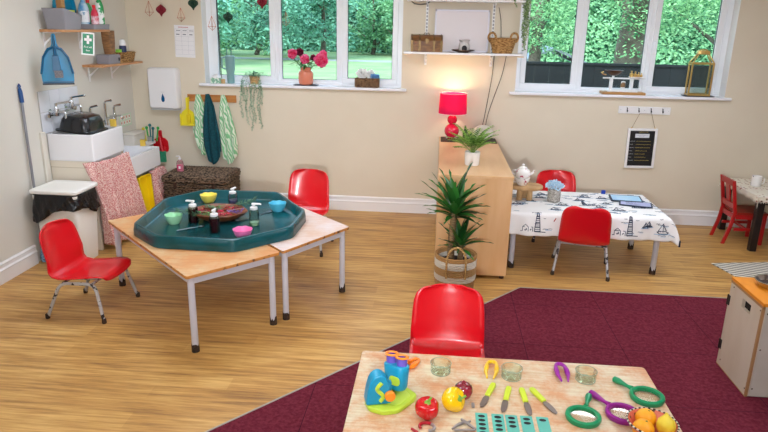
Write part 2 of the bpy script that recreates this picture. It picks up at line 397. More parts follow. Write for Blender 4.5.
table('classroom_table', 'left beech topped table with grey legs carrying most of the green tray', [(-1.425,3.325),(-.985,3.815),(-1.95,4.81),(-2.42,4.31)], None, .522, BEECHO)
table('classroom_table', 'right pale topped table under the green tray, its corner pointing at the cabinet', [(-.972,3.83),(-.612,4.42),(-1.44,5.25),(-1.94,4.86)], None, .522, BEECHP)
table('classroom_table', 'worn beech activity table in the foreground covered with fruit and tools', [(-.296,1.87),(.965,1.87),(.965,2.587),(-.296,2.587)], None, .52, BEECH, edge=mat('pale_table_edge','cbb9a4',.5))

# ---------------------------------------------------------------- tuff tray
TZ = .5225
t = thing('mixing_tray', 'large octagonal dark green plastic tray lying across two tables', 'tray', (-1.55,4.385,TZ))
oc = [(-2.075,4.06),(-1.80,3.815),(-1.265,3.805),(-.955,4.14),(-.945,4.575),(-1.29,5.09),(-1.93,5.08),(-2.14,4.74)]
oc = [(x+1.54,y-4.43) for x,y in oc]
def ring(s, z, r=.05): return rpoly([(x*s,y*s) for x,y in oc], r*s, z, 4)
GT = mat('green_tray_plastic_blue_sheen', '063b38', .24, col2='0c5561', scale=5, ramp=(.3,.8), bump=.08, bscale=90, spec=.5)  # bluish mottling painted in for the window light's sheen on the tray
b = MB(); b.loft([ring(1.0,0),ring(.998,.04),ring(.985,.078),ring(.970,.083),ring(.950,.083),ring(.940,.078),ring(.922,.022),ring(.905,.014)])
b.build('tray_body', GT, t, ang=50)

# ---------------------------------------------------------------- cabinet
cx0, cx1, cy0, cy1, ch = .03, .608, 4.82, 6.60, .855
t = thing('storage_cabinet', 'long low maple cabinet standing end-on against the back wall with lamp and fern on top', 'cabinet', ((cx0+cx1)/2,(cy0+cy1)/2,0))
def rel(t):
    m = MB(); m.M = Matrix.Translation(-t.location); return m
b = rel(t); b.box(cx0-.002,cx1+.004,cy0-.004,cy1,ch-.02,ch); b.build('cabinet_top', MAPLET, t, bevel=.002)
for y in (cy0, cy1-.02): rel(t).box(cx0,cx1,y,y+.02,.03,ch-.0205).build('end_panel', MAPLE, t, bevel=.0015)
rel(t).box(cx0,cx0+.015,cy0+.0205,cy1-.0205,.03,ch-.0205).build('back_panel', MAPLE, t)
for z in (.05,.32,.58): rel(t).box(cx0+.016,cx1-.004,cy0+.0205,cy1-.0205,z,z+.018).build('shelf', MAPLE, t)
for y in (5.4, 6.0): rel(t).box(cx0+.016,cx1-.005,y,y+.018,.0685,.3195).build('divider', MAPLE, t)
for x in (cx0+.03, cx1-.03):
    for y in (cy0+.04, cy1-.04): rel(t).lathe([(.02,0),(.02,.03)],10,(x,y,0)).build('foot', RUBBER, t)

# ---------------------------------------------------------------- seaside cloth table
tb = table('classroom_table', 'nursery table hidden under the white sailing print cloth beside the cabinet', [(.635,5.075),(1.90,5.075),(1.90,5.80),(.635,5.80)], None, .505, BEECH, legr=.023)
CLOTH = mat('white_printed_cloth', 'f1f0ee', .75)
def cloth_obj():
    X0, X1, Y0, Y1, Z = .632, 1.915, 5.06, 5.815, .5075
    dl, dr, df, db = .085, .15, .20, .16
    def fn(u, v):
        # flat parametric cloth folded over table edges
        sx = X0-dl + u*(X1-X0+dl+dr); sy = Y0-df + v*(Y1-Y0+df+db)
        ox = max(0, X0-sx) - max(0, sx-X1); oy = max(0, Y0-sy) - max(0, sy-Y1)
        x = min(max(sx, X0), X1); y = min(max(sy, Y0), Y1); z = Z
        d = max(abs(ox), abs(oy)); corner = min(abs(ox), abs(oy))
        wv = .012*sin(sx*17)+.008*sin(sx*41+1); wv2 = .01*sin(sy*19)
        if oy > 0: y -= .012*min(1,oy/.03) + oy*.06 + wv*oy/.2
        if oy < 0: y += .012*min(1,-oy/.03) - oy*.05
        if ox > 0: x -= .010*min(1,ox/.03)+ wv2*ox/.2
        if ox < 0: x += .012*min(1,-ox/.03) - ox*.15 + wv2*(-ox)/.2
        if corner > 0:
            x += (-corner*.5 if ox > 0 else corner*.30); y += (-corner*.40 if oy > 0 else corner*.4); d = d*.93 + corner*.25
        z -= max(0, d-.004)*.97
        return (x, y, z)
    b = MB(); b.grid(fn, 90, 70)
    mats = [CLOTH, NAVY, mat('blue_print', '8fb6d6', .8), mat('rust_print','b05a4a',.8)]
    e = 1e-3
    def stroke(pts, w, m=1, face='top'):
        # thin printed strokes on the cloth, built as ribbons
        for (a, c) in zip(pts[:-1], pts[1:]):
            A = Vector(a); Cc = Vector(c); d = (Cc-A); 
            if d.length < 1e-6: continue
            d.normalize(); n = Vector((-d.y, d.x))*w
            q = [A+n, A-n, Cc-n, Cc+n]
            T = X1-X0+dl+dr; U = Y1-Y0+df+db
            vs = []
            for p in q:
                P_ = Vector(fn((p.x-(X0-dl))/T, (p.y-(Y0-df))/U))
                if p.y < Y0: P_.y -= .0035
                else: P_.z += .0025
                vs.append(tuple(P_))
            b.add(vs, [(0,1,2,3)], m)
    def pl(f, ox, oy, s, mir=1): return [(ox+mir*x*s, oy+y*s) for x, y in f]
    def lighthouse(x, y, s, k=1):
        for i in range(7):
            w0 = .30-.025*i; stroke(pl([(-w0,i*.25),(w0,i*.25)],x,y,s,k), .0022 if i%2 else .0045)
        for a in (-1,1): stroke(pl([(a*.32,0),(a*.16,1.7)],x,y,s,k), .0028)
        stroke(pl([(-.2,1.72),(.2,1.72)],x,y,s,k),.004); stroke(pl([(-.1,1.75),(-.1,2.05),(0,2.25),(.1,2.05),(.1,1.75)],x,y,s,k),.0045)
        stroke(pl([(-1.6,0),(-1.6,.5),(-1.3,.8),(-1.0,.5),(-1.0,0)],x,y,s,k),.0022); stroke(pl([(-1.6,.5),(-.5,.5),(-.5,0)],x,y,s,k),.0026); stroke(pl([(-1.8,-.02),(.9,-.05)],x,y,s,k),.003)
        stroke(pl([(-1.4,.15),(-1.2,.15),(-1.2,.35)],x,y,s,k),.004); stroke(pl([(-.8,.15),(-.65,.3)],x,y,s,k),.004)
    def boat(x, y, s, k=1):
        stroke(pl([(-1,.2),(-.7,-.1),(.6,-.1),(1,.25),(-1,.2)],x,y,s,k),.0032); stroke(pl([(0,.2),(0,1.9)],x,y,s,k),.0022)
        stroke(pl([(.05,.4),(.8,.45),(.05,1.8)],x,y,s,k),.0022); stroke(pl([(-.05,.4),(-.6,.45),(-.05,1.5)],x,y,s,k),.003)
        stroke(pl([(-1.3,-.2),(-.4,-.25),(.5,-.2),(1.4,-.26)],x,y,s,k),.0026,2)
    def waves(x, y, s):
        stroke(pl([(-1,0),(-.5,.1),(0,0),(.5,.1),(1,0)],x,y,s),.0016,1); stroke(pl([(-.4,-.25),(.3,-.2),(.9,-.28)],x,y,s),.0014,2)
    def gull(x, y, s): stroke(pl([(-.5,.2),(-.2,.35),(0,.1),(.2,.35),(.5,.25)],x,y,s),.0014)
    rnd = random.Random(3)
    lighthouse(.86,4.90,.075); lighthouse(1.60,4.90,.075); lighthouse(1.30,5.35,.06,-1); lighthouse(1.78,5.33,.055); 
    for x,y,s in ((.72,5.30,.05),(.98,5.66,.05),(1.28,5.50,.05),(1.50,5.60,.05),(1.42,5.30,.045),(.85,5.42,.045),(1.9,5.4,.045),(1.18,5.24,.045),(1.08,4.98,.028),(1.12,4.98,.03),(1.10,5.32,.055),(1.55,5.22,.06),(1.35,5.62,.055),(.95,5.55,.05),(1.62,5.66,.045),(.80,5.66,.05),(1.82,5.56,.045),(1.86,4.93,.045),(2.02,5.2,.05),(1.5,5.42,.04),(1.02,5.17,.045),(1.72,4.97,.025),(1.75,4.98,.025)): boat(x,y,s,rnd.choice((-1,1)))
    for i in range(75): waves(rnd.uniform(.6,2.0), rnd.uniform(4.89,5.8), rnd.uniform(.02,.045))
    for i in range(40): gull(rnd.uniform(.6,2.0), rnd.uniform(4.89,5.8), rnd.uniform(.02,.035))
    stroke([(.99,4.99),(1.005,5.02)],.004,3)
    # navy hem on both drops at the ends
    o = b.build('tablecloth', mats, None, ang=60, solid=.0012, norm=False)
    tag(o, 'white tablecloth printed with navy lighthouses and sailing boats', 'tablecloth')
    h = MB()
    for u in (1.0, 0.0):
        h.tube([Vector(fn(u, j/40))+Vector((0,0,-.003)) for j in range(41)], .008, 6)
    h.build('navy_hem', mat('navy_hem','1c2338',.8), o)
cloth_obj()
def text_mb(b, s, size, M, m=0):
    cu = bpy.data.curves.new('t', 'FONT'); cu.body = s; cu.size = size; cu.extrude = .0004; cu.align_x = 'CENTER'
    ob = bpy.data.objects.new('t', cu); C.objects.link(ob)
    me = ob.to_mesh(); o2 = b.M; b.M = o2 @ M
    b.add([tuple(v.co) for v in me.vertices], [tuple(p.vertices) for p in me.polygons], m); b.M = o2
    ob.to_mesh_clear(); bpy.data.objects.remove(ob); bpy.data.curves.remove(cu)

# ================================================================ sink corner (left wall)
def sink(label, x0, x1, y0, y1, z0, z1):
    t = thing('belfast_sink', label, 'sink', ((x0+x1)/2, (y0+y1)/2, z0), 0)
    w, d, h = x1-x0, y1-y0, z1-z0; tt = .022
    b = MB(); b.loft([rrect(w,d,.015,0), rrect(w,d,.018,h), rrect(w-2*tt,d-2*tt,.03,h), rrect(w-2*tt-.01,d-2*tt-.01,.03,.03)], True, True)
    b.build('basin', CERAM, t, bevel=.005, seg=3)
    MB().lathe([(.025,0),(.025,.004),(.012,.004),(.012,.001)], 16, (0,0,.031)).build('plug_hole', CHROME, t)
    return t
SX = L+.003
sink('large white belfast sink nearest the bin, holding a black bowl', SX, -2.875, 5.02, 5.56, .80, 1.028)
sink('smaller lower white belfast sink beside the wicker trunk', SX, -2.85, 5.61, 6.24, .525, .715)
# panelled support under the first sink
t = thing('sink_cupboard', 'cream panelled end support under the large white sink behind the bin', 'cupboard', ((SX-2.90)/2, 5.02, 0))
b = rel(t)
b.box(SX, -2.90, 5.03, 5.06, 0, .798); b.build('end_panel', mat('cream_panel','ece2d0',.5), t, bevel=.003)
b = rel(t)
for z in (.28,.44,.60,.74): b.box(SX+.003,-2.905,5.0265,5.0295,z,z+.006)
b.build('panel_groove', mat('groove_shadow_gap','cfc2aa',.6), t)
rel(t).box(SX, -2.90, 5.54, 5.57, 0, .798).build('end_panel', mat('cream_panel2','ece2d0',.5), t)
rel(t).box(-2.93,-2.905,5.061,5.539,.765,.798).build('front_rail', WHITE, t)
t = thing('sink_stand', 'white timber stand under the smaller lower sink', 'stand', (-3.05, 6.0, 0))
for y in (5.62, 6.205): rel(t).box(SX,-2.92,y,y+.025,0,.523).build('end_panel', WHITE, t)
rel(t).box(-2.95,-2.925,5.6455,6.2045,.49,.523).build('front_rail', WHITE, t)
# curtains
FAB = None
def mat_check():
    m = mat('red_ticking_cloth', 'd9948e', .9); nt = m.node_tree; N = nt.nodes; K = nt.links; b = N['Principled BSDF']
    tc = N.new('ShaderNodeTexCoord'); v = N.new('ShaderNodeTexVoronoi'); v.inputs['Scale'].default_value = 145; K.new(tc.outputs['Object'], v.inputs['Vector'])
    r = N.new('ShaderNodeValToRGB'); r.color_ramp.elements[0].position = .36; r.color_ramp.elements[0].color = lin('bd4c54'); r.color_ramp.elements[1].position = .62; r.color_ramp.elements[1].color = lin('efd6cb')
    K.new(v.outputs['Distance'], r.inputs[0]); K.new(r.outputs[0], b.inputs['Base Color']); return m
FAB = mat_check()
def curtain(label, top, bot, x, folds, seed, wrap=0):
    # top/bot: lists of (y, z) corner pairs; sheet bulging into the room
    (ya, za), (yb, zb) = top; (yc, zc), (yd, zd) = bot
    t0 = x
    def fn(u, v):
        y = (ya+(yb-ya)*u)*(1-v)+(yc+(yd-yc)*u)*v; z = (za+(zb-za)*u)*(1-v)+(zc+(zd-zc)*u)*v
        a = .006+.022*v
        a *= 2.4; k = max(0, .14-u)/.14*wrap
        return (x + .014+ .03*v + a*sin(u*folds*2*pi+seed+1.2*sin(v*2)) + .006*sin(u*folds*4.7*pi+seed) - .12*k*(1-v)**2, y + .01*sin(u*folds*2*pi)*v + .03*k*(1-v), z + .006*sin(u*9+seed))
    b = MB(); b.grid(fn, 110, 24)
    o = b.build('sink_curtain', FAB, None, solid=.002, ang=80, norm=False); return tag(o, label, 'curtain')
curtain('red and white speckled curtain gathered under the large sink', ((4.955,.795),(5.56,.785)), ((4.98,.06),(5.68,.03)), -2.86, 7, 0, 1)
curtain('smaller red speckled curtain under the lower sink by the wicker trunk', ((5.93,.515),(6.24,.515)), ((5.97,.05),(6.56,.03)), -2.85, 5, 2)
# yellow tray standing on edge between curtains
t = thing('yellow_tray', 'bright yellow deep plastic tray standing on end between the two sink curtains', 'tray', (-2.80, 5.79, .0))
b = MB(); rr = lambda w,h,x,r=.03: [(x, p[0], p[1]+.30) for p in rrect(w,h,r,0)]
b.loft([rr(.17,.54,-.05), rr(.175,.57,0), rr(.195,.59,0), rr(.195,.59,.006), rr(.17,.56,.006), rr(.16,.53,-.042)], True, True)
b.build('tray_shell', YELLOW, t, bevel=.002); t.rotation_euler = (0, radians(-3), radians(-8))
t.location = (-2.785, 5.765, .004); t.scale = (1,1,.87)

# bin
t = thing('pedal_bin', 'white rectangular lidded bin with a black liner hanging out', 'bin', (-3.030, 4.79, 0), 0); t.scale = (.945,.93,1.195)
b = MB(); b.loft([rrect(.33,.30,.03,0), rrect(.40,.36,.035,.50), rrect(.385,.345,.03,.50), rrect(.32,.29,.03,.02)]); b.build('bin_body', WPLAST, t, bevel=.003)
def linr(u, v):
    a = u*2*pi; k = int(0); w, d = .209+.016*v, .191+.018*v
    ca, sa = cos(a), sin(a); p = 5; rr_ = 1/((abs(ca)**p+abs(sa)**p)**(1/p))
    hang = .125+.03*sin(a*2+.5)+.012*sin(a*5)+.045*max(0,sin(a*1+4.2))
    wob = .006*sin(a*11+v*5)+.003*sin(a*27-v*6)
    return (ca*rr_*(w+wob*v*1.5), sa*rr_*(d+wob*v*1.5), .512-v*hang)
MB().grid(linr, 150, 8).build('bin_liner', mat('black_bin_liner','101014',.22,bump=.5,bscale=60), t, solid=.002, ang=60, norm=False)
b = MB(); b.loft([rrect(.40,.37,.03,.512), rrect(.425,.395,.035,.516), rrect(.425,.395,.035,.535), rrect(.40,.37,.03,.541), rrect(.36,.33,.025,.541), rrect(.35,.32,.02,.537)]); b.build('bin_lid', WPLAST, t, bevel=.003)
# mop
t = thing('mop', 'long handled mop leaning upright in the corner behind the bin', 'mop', (-3.215, 4.745, 0))
MB().tube([(-.022,-.035,.10),(-.048,.003,1.32)], .011, 10).build('mop_handle', mat('grey_tube','8c8e95',.35,metal=.4), t)
b = MB(); b.tube([(-.046,.003,1.32),(-.048,.003,1.40),(-.050,.003,1.43)], [.017,.017,.012], 10); b.tube([(-.050,.003,1.43),(-.050,.016,1.445),(-.05,.003,1.462),(-.05,-.010,1.445),(-.050,.003,1.43)], .006, 6); b.build('handle_grip', mat('blue_grip','1c4c86',.4), t)
MB().lathe([(.020,.0),(.026,.04),(.022,.08),(.014,.11)], 16, (-.022,-.035,0)).build('mop_head', mat_weave('blue_mop_fabric','4a7aa8','a8c4dc',70), t)

# tiles, taps
t = thing('tiled_splashback', 'pale grey tiled splashback panel behind the large sink', 'tiles', (L+.003, 5.25, 1.03))
TILE = mat('pale_tile','dfe3ea',.2)
b = rel(t); b.box(L+.0015,L+.008,4.975,5.56,1.03,1.38); 
b.build('grout_panel', mat('grout','b5b5b2',.8), t)
b = rel(t)
for i in range(4):
    for j in range(2): b.box(L+.008,L+.012,4.978+i*.146,4.978+i*.146+.142,1.033+j*.175,1.033+j*.175+.171)
b.build('tile_face', TILE, t, bevel=.0012)
def tap(label, y, z, long=.13, x=L+.012):
    t = thing('lever_tap', label, 'tap', (x, y, z), 0, None)
    b = MB(); b.lathe([(.024,0),(.024,.006)],14,(0,0,0)); b.v = [(p[2], p[1], p[0]) for p in b.v]
    b.tube([(0,0,0),(.06,0,0)], .012, 10); b.lathe([(.018,-.03),(.02,0),(.018,.03),(.013,.05)],12,(.06,0,0)); b.build('tap_body', CHROME, t)
    MB().tube(rounded([(.06,0,.0),(.14,0,.01),(.14,0,-.05)], .03), .010, 10).build('spout', CHROME, t)
    b = MB(); b.lathe([(.012,.05),(.012,.075)],10,(.06,0,0)); b.tube([(.06,0,.07),(.06+long*.75,long*.35,.085)], [.007,.010], 8); b.ball((.06+long*.75,long*.35,.085), .013, n=10); b.build('lever', CHROME, t)
    return t
tap('chrome lever tap on the left of the tiled splashback', 5.10, 1.20)
tap('chrome lever tap on the right of the tiled splashback', 5.34, 1.23)
MBt = MB(); MBt.tube([(L+.035,5.04,1.175),(L+.035,5.44,1.195)], .010, 10); MBt.lathe([(.018,0),(.018,.03)],12,(L+.035,5.04,1.16)); MBt.lathe([(.018,0),(.018,.03)],12,(L+.035,5.44,1.18)); tag(MBt.build('mixer_pipe', CHROME), 'short chrome pipe running between the two splashback taps', 'pipe')
def pillar(label, y, z, h, x=L+.001):
    t = thing('pillar_tap', label, 'tap', (x, y, z))
    b = MB(); b.tube([(0,0,.04),(.05,0,.04)], .011, 10); b.lathe([(.017,0),(.015,.06),(.011,h*.6),(.013,h)],12,(.05,0,0)); b.build('tap_body', CHROME, t)
    MB().tube(rounded([(.05,0,h*.35),(.13,0,h*.4),(.13,0,h*.1)], .025), .009, 10).build('spout', CHROME, t)
    b = MB(); b.tube(rounded([(.05,0,h),(.05,0,h+.02),(.11,.03,h+.03)],.01), [.008]*7+[.011], 8) if False else b.tube([(.05,0,h),(.055,0,h+.015),(.11,.03,h+.028)], [.009,.009,.012], 8); b.build('lever', CHROME, t)
    return t
pillar('tall chrome tap just right of the black washing up bowl', 5.66, 1.02, .14)
pillar('tall chrome tap in the middle above the smaller sink', 5.93, .96, .22)
pillar('short chrome lever tap nearest the picture card above the smaller sink', 6.10, .99, .13)
MBt = MB(); MBt.tube([(L+.03,5.80,1.0),(L+.03,6.10,1.02)], .010, 10); tag(MBt.build('mixer_pipe', CHROME), 'short chrome pipe linking the taps above the smaller sink', 'pipe')
# black bowl upside down in sink
t = thing('washing_up_bowl', 'black shiny washing up bowl lying tilted in the large sink', 'bowl', (-3.075,5.235,1.031)); t.scale=(1,.88,1.05); t.rotation_euler = (0, radians(6), 0)
b = MB(); b.loft([rrect(.30,.40,.05,.0),rrect(.30,.40,.05,.012),rrect(.275,.375,.06,.016),rrect(.255,.35,.07,.09),rrect(.215,.31,.07,.128),rrect(.14,.23,.06,.140)]); b.build('bowl_shell', mat('glossy_black','15171c',.22,coat=.3), t, bevel=.006, seg=3)
MB().loft([rrect(.313,.413,.05,.002),rrect(.313,.413,.05,.014),rrect(.302,.402,.05,.014),rrect(.302,.402,.05,.002)],False,False).build('bowl_rim', BLACKP, t)
SPG = mat('yellow_sponge','e8c451',.95,bump=.6,bscale=150)
for loc, lb in (((-2.93,5.497,1.0295),'yellow sponge on the rim corner of the large sink'),((-3.02,6.222,.7165),'yellow sponge on the far rim of the smaller sink')):
    tag(place(MB().loft([rrect(.05,.035,.006,0),rrect(.05,.035,.006,.065)]).build('sponge', SPG, None, bevel=.003), loc, .2), lb, 'sponge')
t = thing('blue_scourer', 'small dark blue cloth beside the black bowl in the large sink', 'cloth', (-3.15,5.50,1.029)); b = MB(); b.grid(lambda u,v:((u-.5)*.05+.01*sin(v*9),(v-.5)*.09,.0+.09*sin(pi*v)**.6*(.7+.3*sin(u*5))+.002),10,10); b.build('cloth', mat('blue_cloth','1d4d6c',.9), t, solid=.004)
# hand wash picture card
t = thing('picture_card', 'pale green picture card on the left wall above the smaller sink', 'card', (L+.0325, 6.41, .90))
rel(t).box(L+.001,L+.0035,6.28,6.54,.885,1.015).build('card_sheet', mat('pale_green_card','c9dcc4',.4), t)
b = rel(t)
for i in range(4):
    for j in range(2):
        y = 6.30+i*.058; z = .905+j*.055; b.box(L+.0036,L+.004,y,y+.042,z,z+.04,0); b.box(L+.004,L+.0045,y+.012,y+.03,z+.01,z+.034,1)
b.build('small_pictures', [mat('card_white','f1efe8',.5), mat('card_orange','c9714e',.6)], t)
# storage box & red dustpan behind the lower sink
t = thing('white_box', 'off white lidded box on the ledge behind the smaller sink', 'box', (-3.16,6.33,.7165))
b = MB(); b.loft([rrect(.12,.26,.02,0),rrect(.13,.27,.025,.10)]); b.build('box_body', mat('grey_white_plastic','d9d4cb',.5), t, bevel=.004)
MB().loft([rrect(.14,.28,.03,.1005),rrect(.14,.28,.03,.118),rrect(.12,.25,.03,.125)]).build('box_lid', mat('grey_white_plastic2','cfcac1',.5), t)
t = thing('red_dustpan_set', 'red dustpan with green bristled brush hanging behind the smaller sink', 'dustpan', (-3.01,W-.015,.535)); t.scale = (1,1,.78)
REDP = mat('red_pan_plastic','c91522',.35)
b = MB(); o = [(-.075,.0),(.075,.0),(.085,.05),(.08,.15),(.05,.19),(.02,.20),(.018,.30),(-.018,.30),(-.02,.20),(-.05,.19),(-.08,.15),(-.085,.05)]
b.loft([[(x,.0,z+.06) for x,y_,z in rpoly(o,.01,0,2) for z in (y_,)] , [(x,.012,z+.06) for x,y_,_ in rpoly(o,.01,0,2) for z in (y_,)]]); b.build('dustpan_plate', REDP, t)
MB().cbox((0,-.012,.10),(.12,.025,.06)).build('pan_wall', REDP, t, bevel=.01)
b = MB(); b.cbox((.035,-.045,.0),(.06,.03,.15)); b.build('bristles', mat_weave('green_bristles','1f7a55','3aa27c',160), t)
MB().tube([(.035,-.045,.0751),(.01,-.04,.28)],[.014,.010],8).build('brush_handle', REDP, t)
t = thing('brush_bundle', 'bundle of coloured dish brushes standing behind the red dustpan', 'brushes', (-3.065,6.50,.7165))
HB = [mat('bright_green_brush','3aa64a',.4),mat('teal_brush','176d74',.4),mat('yellow_brush','d8c93a',.4)]
for i,(x,y,m,h) in enumerate(((-.05,0,2,.13),(-.03,.02,0,.14),(.0,.01,1,.17),(.03,-.01,1,.14),(.06,.02,0,.14))):
    b = MB(); b.tube([(x,y,0),(x*1.4,y,h)],.008,8); b.ball((x*1.4,y,h),.018,n=8,sy=.7); b.build('brush', HB[m], t)
MB().lathe([(.03,-.0),(.034,.05),(.03,.05),(.028,.004)],16,(0,0.005,0)).build('brush_pot', mat('grey_pot','9c9a96',.5), t)
MBb = MB().box(L+.001,-3.03,6.25,6.545,.69,.716); tag(MBb.build('corner_shelf', WHITE), 'narrow white ledge in the corner behind the smaller sink', 'shelf')

# wicker trunk
WICK = mat_weave('dark_wicker','17100c','86705c',60)
def wicker_rows(b, w, d, z0, z1, n, amp=.006, off=0):
    for k in range(n):
        z = z0+(z1-z0)*(k+.5)/n; h = (z1-z0)/n*.55
        pts = []
        R_ = rrect(w,d,.02,0,3); m = 96
        L_ = [Vector(p) for p in R_]; L_.append(L_[0]); seg = [(L_[i+1]-L_[i]).length for i in range(len(L_)-1)]; tot = sum(seg)
        for i in range(m):
            s_ = tot*i/m; j = 0
            while s_ > seg[j]: s_ -= seg[j]; j += 1
            p = L_[j].lerp(L_[j+1], s_/seg[j]); nn = Vector((p.x/(w), p.y/(d), 0)).normalized()
            p = p + nn*amp*(1 if (i+k) % 2 else -.3); pts.append((p.x, p.y, z))
        b.tube(pts, h, 5, closed=True)
t = thing('wicker_hamper', 'large dark brown wicker trunk against the back wall beneath the towels', 'hamper', (-2.435,6.285,0))
w, d = .645, .46
b = MB(); b.loft([rrect(w-.02,d-.02,.02,.0),rrect(w-.02,d-.02,.02,.37),rrect(w-.05,d-.05,.02,.37),rrect(w-.05,d-.05,.02,.02)]); wicker_rows(b,w,d,.01,.37,16); b.build('hamper_body', WICK, t)
b = MB(); b.loft([rrect(w+.005,d+.005,.02,.385),rrect(w+.005,d+.005,.02,.445)]); wicker_rows(b,w+.02,d+.02,.385,.45,3)
for i in range(17):
    y = -d/2+.014+i*(d-.028)/16
    b.tube([(-w/2+.005+j*(w-.01)/46, y, .447+(.005 if (i+j)%2 else 0)) for j in range(47)], .0115, 5)
b.build('hamper_lid', WICK, t)
for x in (-.2,.2): MB().cbox((x,-d/2-.012,.375),(.03,.008,.10)).build('leather_strap', mat('dark_leather','3a241a',.6), t, bevel=.002)
t = thing('soap_bottle', 'clear pump bottle of pink hand soap standing on the wicker trunk', 'soap', (-2.63,6.20,.468))
b = MB(); b.lathe([(.001,0),(.036,0),(.038,.01),(.038,.085),(.03,.105),(.014,.118),(.013,.125)],18,sy=.7); b.build('bottle', mat_glass('clear_plastic','f3e6ea',.7), t)
MB().lathe([(.001,.002),(.034,.003),(.035,.075),(.001,.075)],18,sy=.7).build('pink_soap', mat('pink_soap_liquid','f0a9b8',.3), t)
b = MB(); b.cbox((0,-.0275,.045),(.045,.001,.05),0); b.cbox((.004,-.0282,.045),(.022,.0008,.03),1); b.build('bottle_label', [mat('label_pink','d9457a',.5), WHITE], t)
b = MB(); b.lathe([(.014,.125),(.014,.14),(.006,.142),(.006,.16)],12); b.tube([(0,0,.16),(-.035,-.01,.158)],.006,8); b.build('pump_top', mat('clear_white','e8e8ea',.3), t)

# towel dispenser
t = thing('paper_towel_dispenser', 'white wall paper towel dispenser with a blue drop shaped window', 'dispenser', (-2.90,W,1.06))
b = MB(); R = lambda w,z0,z1,y,cx=0: [(cx+p[0],y,(z0+z1)/2+p[1]) for p in rrect(w,z1-z0,.03,0)]
b.loft([R(.32,0,.425,-.001),R(.325,-.003,.43,-.05),R(.315,.0,.425,-.095),R(.29,.015,.41,-.112)]); b.build('cover', mat('dispenser_white','ececee',.3), t, bevel=.002)
MB().box(-.15,.16,-.105,-.003,-.012,-.003).build('lower_lip', mat('clear_grey','c9c9cc',.3), t, bevel=.002)
b = MB(); dr = [(.028*sin(a)*(1 if cos(a)<0 else (1-cos(a)*.75)), -.112-.0015, .12-.03*cos(a) if cos(a)<0 else .12-.0*cos(a)) for a in [2*pi*i/24 for i in range(24)]]
dr = [];
for i in range(24):
    a = 2*pi*i/24; dr.append((.024*sin(a)*(.5-.5*cos(a))**.6, .045*cos(a)))
b.loft([[(x,-.1125,.12+z) for x,z in dr],[(x,-.1155,.12+z) for x,z in dr]]); b.build('drop_window', mat('blue_window','11507e',.2), t)
b = MB(); text_mb(b, 'tork', .022, Matrix.Translation((0,-.1125,.175)) @ Matrix.Rotation(pi/2,4,'X')); 
b = MB(); b.box(-.02,.02,-.1132,-.1122,.178,.181); b.build('small_mark', mat('pale_mark','b9bcc4',.5), t)
# wall chart
t = thing('wall_chart', 'white paper chart with a grid pinned to the back wall left of the window', 'chart', (-2.67,W,1.595)); t.rotation_euler=(0,radians(1.2),0)
MB().box(-.105,.11,-.0035,-.0015,0,.325).build('paper', mat('paper_white','efeef0',.7), t)
b = MB()
for k,z in enumerate((.03,.075,.12,.165,.21,.255,.285)): b.box(-.10,.105,-.0042,-.0036,z,z+.0015,0)
for x in (-.10,-.03,.04,.1035): b.box(x,x+.0015,-.0042,-.0036,.03,.287,0)
for x in (-.085,-.015,.055):
    b.box(x,x+.035,-.0043,-.0037,.228,.236,1); b.box(x,x+.045,-.0043,-.0037,.268,.273,1)
for i in range(9): b.box(-.06+i*.012,-.052+i*.012,-.0043,-.0037,.300,.308,2)
b.build('printed_grid', [mat('grid_grey','b9bcc6',.7), mat('grid_ink','4c5468',.7), mat('red_ink','c05a5a',.7)], t)
# wooden peg rail + yellow pan + towels
t = thing('peg_rail', 'wooden peg rail on the back wall holding towels', 'peg rail', (-2.405,W,1.175))
MB().box(-.265,.265,-.022,-.001,-.035,.04).build('rail_board', mat_wood('warm_pine','b06f35','c98a4c',(1,6,8),3), t, bevel=.002)
for x in (-.235,-.13,-.02,.14): 
    MB().tube(rounded([(x,-.022,.02),(x,-.05,.012),(x,-.055,-.015),(x,-.062,.012)] if False else [(x,-.022,.0),(x,-.05,.0),(x,-.058,.028)],.01), .004, 6).build('hook', BLACK, t)
YD = mat('yellow_soft_plastic','eadb2e',.4)
t = thing('yellow_dustpan_set', 'small yellow dustpan and brush hanging from the wooden peg rail', 'dustpan', (-2.665,W-.055,.915))
o = [(-.075,-.03),(.075,-.03),(.08,.03),(.065,.11),(.03,.14),(.012,.15),(.012,.27),(-.012,.27),(-.012,.15),(-.03,.14),(-.065,.11),(-.08,.03)]
pp = rpoly(o,.01,0,2); b = MB(); b.loft([[(x,-.006,y) for x,y,_ in pp],[(x,.006,y) for x,y,_ in pp]]); b.build('dustpan_plate', YD, t, bevel=.002)
b = MB(); b.box(-.07,.07,-.03,-.007,-.028,-.022); b.box(-.078,-.070,-.03,-.007,-.03,.1); b.box(.070,.078,-.03,-.007,-.03,.1); b.build('pan_wall', YD, t)
b = MB(); b.cbox((.015,-.022,.05),(.04,.022,.09)); b.tube([(.015,-.022,.09),(.028,-.016,.28)],.008,8); b.build('hand_brush', mat('yellow_brush_body','e0c61c',.4), t, bevel=.003)
TG = mat('green_leaf_towel','f0f2e6',.95); 
